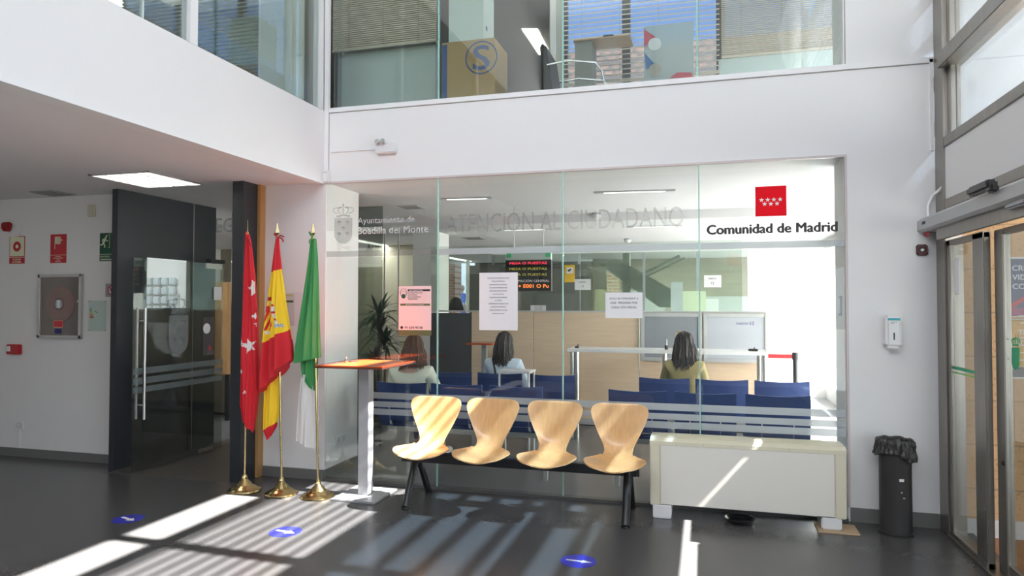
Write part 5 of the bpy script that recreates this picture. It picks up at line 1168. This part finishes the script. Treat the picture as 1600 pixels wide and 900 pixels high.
# black cantilever office chair
cx = at(905, 100, Y=6.0).x
o = thing('visitor_chair', 'black visitor chair with chrome arms behind the upper glass', 'chair', (cx, 6.2, 2.95))
B().prism([(cx - .33, 6.05, 3.42), (cx - .37, 6.05, 3.90), (cx - .35, 6.05, 3.93), (cx - .31, 6.05, 3.90), (cx - .24, 6.05, 3.42)], (0, .45, 0)).build('backrest', mat('chair_black', (.02, .022, .024), .6), o)
bx('seat', MATS['chair_black'], (cx - .26, cx + .20, 6.05, 6.50, 3.37, 3.43), o, bev=.02)
for yy_ in (6.02, 6.53):
    b = B().tube([(cx - .30, yy_, 3.72), (cx - .10, yy_, 3.74), (cx + .14, yy_, 3.70), (cx + .20, yy_, 3.62), (cx + .26, yy_, 3.3), (cx + .30, yy_, 2.97), (cx - .30, yy_, 2.965)], .009, 10); b.build('arm_frame', CHROME, o, smooth=True)
# fluorescent light of the upper office
o = thing('ceiling_light', 'fluorescent ceiling light above the black visitor chair upstairs', 'ceiling light', (-2.5, 10.5, 5.7))
b = B().prism([at(815, 46, Z=5.685), at(840, 46, Z=5.685), at(860, 85, Z=5.685), at(842, 86, Z=5.685)], (0, 0, .012)); b.build('light_tube', LIGHTM, o)
# window wall added for the right windows' reflection in the upper glass
WY2 = 7.6
def ux(px, Y=WY2): return at(px, 60, Y=Y).x
struct('wall_reflected_window', mat('upper_wall_grey', (.46, .47, .44), .8), (ux(1320), 3.2, WY2, WY2 + .1, 2.95, 5.7), (ux(872), ux(1330), WY2, WY2 + .1, 2.95, 3.55), (ux(868), ux(880), WY2, WY2 + .1, 2.95, 5.7))
b = B()
for px in (880, 978, 1126): x = ux(px); b.box(x - .045, x + .045, WY2 + .02, WY2 + .08, 3.5, 5.7)
b.build('trim_reflected_window', mat('frame_dark', (.10, .11, .11), .5), kind='structure')
bx('window_reflected', glass('solar_glass', (.62, .64, .68), .05), (ux(880), ux(1320), WY2 + .05, WY2 + .056, 3.5, 5.7), kind='structure')
blinds('open beige blind added for the reflection of blue sky between slats', ux(882), ux(1124), WY2 - .06, at(1000, 128, Y=WY2).z, 5.6, mat('open_slats', (.50, .47, .42), .6), .055, open_=1.15)
z1b = at(1200, 88, Y=WY2).z
blinds('closed olive beige blind next to the white pier', ux(1127), ux(1318), WY2 - .06, z1b, 5.6, BLIND, .021, open_=1.3)
o = thing('room_divider', 'pale green panel below the closed blind next to the white pier', 'panel', (ux(1230), WY2 - .03, 3.3)); bx('panel_sheet', MATS['pale_green_panel'], (ux(1122), ux(1312), WY2 - .04, WY2 - .02, 2.95, z1b), o)
# tall cabinet and info poster inside
o = thing('office_cabinet', 'grey office cabinet with a black webcam on top, upstairs behind the chair', 'cabinet', (ux(935, 7.2), 7.3, 2.95)); bx('cabinet_body', mat('cabinet_grey_up', (.22, .23, .22), .6), (ux(898, 7.2), ux(925, 7.2), 7.2, 7.5, 2.95, at(930, 62, Y=7.2).z), o); bx('cabinet_top', mat('cabinet_wood_top', (.45, .32, .2), .5), (ux(896, 7.2), ux(985, 7.2), 7.18, 7.5, at(930, 62, Y=7.2).z, at(930, 60, Y=7.2).z), o)
zt = at(930, 60, Y=7.2).z; tag(B().box(ux(940, 7.2), ux(958, 7.2), 7.25, 7.35, zt, zt + .05, bev=.01).build('webcam', BLACK), 'small black device on the wooden cabinet top upstairs', 'device')
o = thing('info_banner', 'tall printed banner with red, blue and white shapes upstairs', 'banner', (ux(1040, 7.0), 7.0, 2.95)); X0, X1 = at(1006, 80, Y=7.0).x, at(1084, 80, Y=7.0).x
zt = at(1040, 38, Y=7.0).z; BP = film('banner_pale', (.50, .60, .60), .55, .3); bx('banner_sheet', BP, (X0, X1, 7.0, 7.004, 3.0, zt), o)
def bp(px, py): return at(px, py, Y=6.997)
B().prism([bp(1006, 45), bp(1027, 60), bp(1006, 73)], (0, .001, 0)).build('red_shape', mat('banner_red', (.50, .10, .14), .6), o); B().prism([bp(1007, 82), bp(1030, 108), bp(1009, 108)], (0, .001, 0)).build('blue_shape', mat('banner_blue', (.04, .14, .35), .6), o)
B().prism([bp(1046, 122), bp(1058, 113), bp(1080, 113), bp(1084, 122)], (0, .001, 0)).build('red_shape', MATS['banner_red'], o)
c = bp(1023, 69); B().ring((c.x, c.z), .065, .0, 6.993, 6.996, 24).build('white_disc', mat('banner_white', (.7, .75, .78), .6), o); c = bp(1024, 109); B().ring((c.x, c.z), .065, .0, 6.993, 6.996, 24).build('grey_disc', mat('banner_grey', (.45, .42, .38), .6), o)
bx('banner_stand', BLACK, (X0, X1, 6.9, 7.1, 2.95, 3.0), o)

# ------------------------------------------------------------------ people
def skin_mesh(name, nodes, edges, m, parent, sub=2, root=0):
    """one continuous surface grown round a skeleton: nodes = (x,y,z,r) or (x,y,z,(rx,ry))"""
    me = bpy.data.meshes.new(name); me.from_pydata([n_[:3] for n_ in nodes], edges, []); me.materials.append(m)
    o = bpy.data.objects.new(name, me); COL.objects.link(o)
    md = o.modifiers.new('skin', 'SKIN'); md.use_smooth_shade = True
    for i, n_ in enumerate(nodes):
        r = n_[3]; me.skin_vertices[0].data[i].radius = r if isinstance(r, tuple) else (r, r)
    me.skin_vertices[0].data[root].use_root = True
    s_ = o.modifiers.new('sub', 'SUBSURF'); s_.levels = sub; s_.render_levels = sub
    dg = bpy.context.evaluated_depsgraph_get(); m2 = bpy.data.meshes.new_from_object(o.evaluated_get(dg)); 
    bpy.data.objects.remove(o); o = bpy.data.objects.new(name, m2); COL.objects.link(o); m2.materials.clear(); m2.materials.append(m)
    for p_ in m2.polygons: p_.use_smooth = True
    o.parent = parent; return o
SKIN = mat('skin', (.55, .34, .25), .5)
def hand_nodes(nodes, edges, w, palm, s, direction=(0, 1, 0)):
    """palm + five unequal curled fingers, continuing the wrist node w"""
    d = Vector(direction).normalized(); side = Vector((s, 0, 0)); base = Vector(nodes[w][:3])
    p_ = base + d * .05; nodes.append((*p_, .028)); pi_ = len(nodes) - 1; edges.append((w, pi_))
    k_ = p_ + d * .04; nodes.append((*k_, .026)); ki = len(nodes) - 1; edges.append((pi_, ki))
    for off, L in ((-.028, .062), (-.010, .072), (.010, .068), (.027, .052)):
        a1 = k_ + side * off + d * .02; a2 = a1 + d * L * .5 + Vector((0, 0, -.012)); a3 = a2 + d * L * .3 + Vector((0, 0, -.024))
        i0 = len(nodes); nodes += [(*a1, .0095), (*a2, .0085), (*a3, .007)]; edges += [(ki, i0), (i0, i0 + 1), (i0 + 1, i0 + 2)]
    t1 = p_ - side * .035 + d * .005; t2 = t1 - side * .012 + d * .035 + Vector((0, 0, -.01)); i0 = len(nodes); nodes += [(*t1, .011), (*t2, .009)]; edges += [(pi_, i0), (i0, i0 + 1)]
def head(o, c, turn, hair, hairlen, hairw, tilt=0, bun=False, glasses=False, bald=False, y_back=0.0):
    """head with a face and hair, joined on the neck; c = centre of the skull; the face looks along +Y turned by turn"""
    H = bpy.data.objects.new('head', None); bm = bmesh.new(); bmesh.ops.create_uvsphere(bm, u_segments=32, v_segments=24, radius=1)
    for v in bm.verts:
        x, y, z = v.co; jaw = max(0, -z); x *= .075 * (1 - .30 * jaw ** 1.5); y = y * .095 * (1 - .12 * jaw) + (.012 * jaw); z *= .115
        if y > .05:                                                        # face relief: nose, eye sockets, lips
            y += .020 * math.exp(-((x / .011) ** 2 + ((z + .022) / .020) ** 2)); y -= .007 * (math.exp(-(((abs(x) - .030) / .014) ** 2 + ((z - .004) / .011) ** 2))); y += .004 * math.exp(-((x / .020) ** 2 + ((z + .058) / .007) ** 2))
        v.co = (x, y, z)
    R = Matrix.Rotation(turn, 4, 'Z') @ Matrix.Rotation(-tilt, 4, 'X'); MT = Matrix.Translation(c) @ R
    b = B(); b.bm.free(); b.bm = bm; 
    for sx in (-1, 1): b.sph((sx * .076, -.002, -.008), .020, (.35, .7, 1.2), 10)
    bmesh.ops.transform(bm, matrix=MT, verts=bm.verts); hd = b.build('head', SKIN, smooth=True); hd.parent = o
    b = B()
    for sx in (-1, 1): b.sph((sx * .030, .082, .004), .009, (1.2, .6, .7), 8)
    bmesh.ops.transform(b.bm, matrix=MT, verts=b.bm.verts); e = b.build('eyes', INK, hd, smooth=True); e.location = (0, 0, 0)
    if bald: return
    # hair: cap plus long falling strands
    bm = bmesh.new(); rnd = random.Random(int(c[0] * 100)); rings = []; nu = 96; nv = 30
    for j in range(nv + 1):
        t = j / nv; ring = []
        for i in range(nu):
            a = 2 * PI * i / nu; back = .5 - .5 * math.sin(a)     # 1 at the back (-Y), 0 at the face
            if t < .4:
                ph_ = t / .4 * PI / 2; r = math.sin(ph_); zz_ = .128 * math.cos(ph_); rx, ry = .093 * r, .112 * r
            else:
                k = (t - .4) / .6; drop = hairlen * (.25 + .75 * back ** .5); zz_ = -drop * k; rx = .093 + (hairw - .093) * math.sin(min(1, k * 1.2) * PI / 2) - .05 * k ** 3 * hairw; ry = .112 - .03 * k
            face = max(0, math.sin(a)); cutf = .55 * face ** 3 * (1 if t > .22 else t / .22)
            s_ = 1 + .05 * math.sin(11 * a + 3 * t) + .035 * math.sin(23 * a - 5 * t) * min(1, t * 2) + .02 * math.sin(41 * a + 7 * t)
            y_ = ry * math.sin(a) * s_ * (1 - cutf) - .012
            if t >= .4: y_ = min(y_, .035) - .015 * math.sin(k * PI)
            ring.append(bm.verts.new((rx * math.cos(a) * s_, y_, zz_ + (.010 * math.sin(17 * a) * max(0, t - .6) * 2))))
        rings.append(ring)
    for a_, b_ in zip(rings, rings[1:]):
        for i in range(nu): bm.faces.new((a_[i], a_[(i + 1) % nu], b_[(i + 1) % nu], b_[i]))
    bm.faces.new(rings[-1]); b = B(); b.bm.free(); b.bm = bm
    for k in range(120):                                               # loose locks
        a = rnd.uniform(PI * .95, PI * 2.05); L = hairlen * rnd.uniform(.8, 1.12); x0_ = .088 * math.cos(a); y0_ = .10 * math.sin(a)
        q_ = rnd.uniform(.02, .10); pts = [(x0_ * (1 - .25 * (1 - t)) + (hairw - .09) * math.cos(a) * t * 1.15 + .014 * math.sin(t * 7 + k) * t, y0_ * (1 - .1 * t) - .020 * min(1, t * 3), q_ - (L + q_) * t) for t in (0, .2, .4, .6, .8, 1)]
        b.tube(pts, [.004, .009, .011, .011, .008, .002], 5)
    bmesh.ops.transform(b.bm, matrix=MT, verts=b.bm.verts); b.build('hair', hair, smooth=True).parent = o
    if glasses:
        b = B().tube([(-.085, .01, .085), (-.05, .06, .118), (0, .075, .125), (.05, .06, .118), (.085, .01, .085)], .005, 8)
        for sx in (-1, 1): b.sph((sx * .035, .055, .128), .024, (1, .5, .35), 10)
        bmesh.ops.transform(b.bm, matrix=MT, verts=b.bm.verts); b.build('sunglasses', mat('gold_glasses', (.45, .35, .18), .3, .6), smooth=True).parent = o
def seated_person(label, x, y, top_m, leg_m, shoe_m, hair, hairlen, hairw, lean=0, turn=0, htilt=.15, glasses=False, bag=None, seat_z=.455, headz=1.13, sleeve=True, wide=1.0):
    o = thing('person', label, 'person', (x, y, 0)); hz = seat_z + .085
    sh = headz - .20                                                       # shoulder height
    nodes = [(0, -.06, hz, (.135, .10))]; edges = []
    def add(n_, p_): nodes.append(n_); edges.append((p_, len(nodes) - 1)); return len(nodes) - 1
    bl = add((lean * .3, -.08, hz + .15, (.125, .085)), 0); ch = add((lean * .7, -.07, sh - .16, (.145, .095)), bl); ub = add((lean, -.05, sh - .04, (.13, .080)), ch); nk = add((lean, -.03, sh + .05, .050), ub); hd = add((lean * 1.05, -.005, headz - .04, .055), nk)
    hands = []
    for s in (-1, 1):
        s1 = add((lean + s * .155 * wide, -.05, sh - .02, .056), ub); e1 = add((lean + s * .215 * wide, .05, sh - .27, .043), s1); w1 = add((s * .12, .26, seat_z + .20, .028), e1); hands.append((w1, s))
        h1 = add((s * .10, .04, hz - .01, .088), 0); k1 = add((s * .12, .40, hz + .02, .062), h1); a1 = add((s * .13, .43, .10, .040), k1); f1 = add((s * .14, .50, .045, .036), a1); add((s * .15, .60, .03, .030), f1)
    for w1, s in hands: hand_nodes(nodes, edges, w1, None, s, (0, 1, -.15))
    skin_mesh('body', nodes, edges, SKIN, o)
    # garment over torso and sleeves
    g = [(0, -.06, hz - .02, (.155, .125)), (lean * .3, -.08, hz + .15, (.15, .112)), (lean * .7, -.07, sh - .16, (.172, .120)), (lean, -.05, sh - .03, (.145, .095)), (lean, -.035, sh + .03, .062)]; ge = [(0, 1), (1, 2), (2, 3), (3, 4)]
    for s in (-1, 1):
        i0 = len(g); g += [(lean + s * .160 * wide, -.05, sh - .02, .072), (lean + s * .222 * wide, .05, sh - .27, .060), (s * .135, .23, seat_z + .21, .045)]; ge += [(3, i0), (i0, i0 + 1), (i0 + 1, i0 + 2)]
    skin_mesh('top', g, ge, top_m, o)
    for s in (-1, 1): 
        skin_mesh('trouser_leg', [(s * .08, -.05, hz - .02, .105), (s * .10, .08, hz, .098), (s * .12, .40, hz + .025, .075), (s * .13, .435, .13, .052)], [(0, 1), (1, 2), (2, 3)], leg_m, o)
        skin_mesh('shoe', [(s * .135, .42, .05, .045), (s * .14, .52, .045, .044), (s * .15, .63, .035, .034)], [(0, 1), (1, 2)], shoe_m, o, 2)
    head(o, Vector((lean * 1.05, .0, headz + .005)), turn, hair, hairlen, hairw, htilt, glasses=glasses)
    if bag:
        B().tube([(lean - .11 * wide, -.10, sh + .035), (lean - .05, -.185, sh - .12), (.05, -.205, sh - .26), (.16, -.18, hz + .02)], .012, 6).build('bag_strap', bag, smooth=True).parent = o
    return o
HB = mat('hair_brown', (.070, .028, .014), .55); HK = mat('hair_dark', (.012, .008, .007), .55)
xx = at(640, 560, Y=6.1).x
seated_person('woman with long brown hair and cream sweater seated by the high table', xx, 6.20, mat('cream_knit', (.68, .68, .56), .85, bump=(90, .3)), mat('jeans_blue', (.05, .08, .18), .8), WHITEP, HB, .22, .125, lean=0.0, turn=.35, htilt=.35, headz=1.13, wide=1.1)
xx = at(788, 560, Y=7.25).x
seated_person('woman with dark hair, white denim top and thin bag strap in the far row', xx, 7.27, mat('white_denim', (.56, .66, .76), .85, bump=(90, .3)), mat('jeans_dark', (.03, .05, .11), .8), WHITEP, HK, .26, .115, turn=-.1, bag=BLACK, headz=1.13)
xx = at(1069, 560, Y=7.25).x
seated_person('woman with dark hair and raised sunglasses in an olive dress in the far row', xx, 7.27, mat('olive_dress', (.30, .25, .11), .85, bump=(60, .3)), mat('white_trousers', (.7, .7, .7), .8), BLACK, HK, .26, .135, turn=.3, glasses=True, headz=1.15, wide=.95, bag=None)
xx = at(712, 480, Y=10.2).x
seated_person('office worker with dark hair and grey top behind the dark partition panel', xx, 10.2, mat('grey_top', (.17, .18, .18), .85), mat('dark_trousers', (.05, .05, .05), .8), BLACK, HK, .10, .11, headz=1.54, seat_z=.75, turn=.5)
xx = wx(712, 10.2); o = thing('stool', 'high stool under the office worker', 'stool', (xx, 10.1, 0)); bx('seat', NAVY, (xx - .2, xx + .2, 9.95, 10.35, .70, .745), o); B().cyl((xx, 10.15, .02), (xx, 10.15, .70), .03).build('column', STEEL, o, smooth=True); B().cyl((xx, 10.15, 0), (xx, 10.15, .02), .2).build('base', BLKMET, o, smooth=True)
# man walking outside in blue
def walking_man(x, y, z):
    o = thing('person', 'bald man in blue walking past outside the far brick column', 'person', (x, y, z)); blue = mat('blue_clothes', (.10, .18, .50), .8)
    nodes = [(0, 0, .95, (.13, .10))]; edges = []
    def add(n_, p_): nodes.append(n_); edges.append((p_, len(nodes) - 1)); return len(nodes) - 1
    a = add((0, 0, 1.12, (.125, .09)), 0); c = add((0, .02, 1.34, (.15, .10)), a); d = add((0, .02, 1.46, .07), c); add((0, .04, 1.56, .055), d); hs = []
    for s in (-1, 1):
        q_ = add((s * .18, .02, 1.42, .052), c); e = add((s * .24, -s * .06, 1.15, .042), q_); w = add((s * .22, -s * .02 + .1, .92, .028), e); hs.append((w, s))
        h_ = add((s * .09, s * .04, .88, .085), 0); k_ = add((s * .10, s * .16, .50, .060), h_); n_ = add((s * .10, s * .22 - .05, .09, .042), k_); add((s * .10, s * .22 + .12, .035, .032), n_)
    for w, s in hs: hand_nodes(nodes, edges, w, None, s, (0, .3, -1))
    skin_mesh('body', nodes, edges, SKIN, o)
    skin_mesh('shirt', [(0, 0, .92, (.15, .12)), (0, 0, 1.12, (.145, .11)), (0, .02, 1.34, (.17, .12)), (0, .02, 1.45, .09), (-.18, .02, 1.42, .065), (-.24, .06, 1.15, .053), (.18, .02, 1.42, .065), (.24, -.06, 1.15, .053)], [(0, 1), (1, 2), (2, 3), (2, 4), (4, 5), (2, 6), (6, 7)], blue, o)
    for s in (-1, 1): skin_mesh('trouser_leg', [(s * .07, 0, .92, .11), (s * .09, s * .04, .86, .10), (s * .10, s * .16, .50, .075), (s * .10, s * .22 - .05, .12, .058)], [(0, 1), (1, 2), (2, 3)], blue, o)
    head(o, Vector((0, .04, 1.64)), 0, SKIN, 0, 0, bald=True)
    o.rotation_euler = (0, 0, -.6)
mp_ = at(720, 470, Y=21.0); walking_man(mp_.x, 21.0, .45)
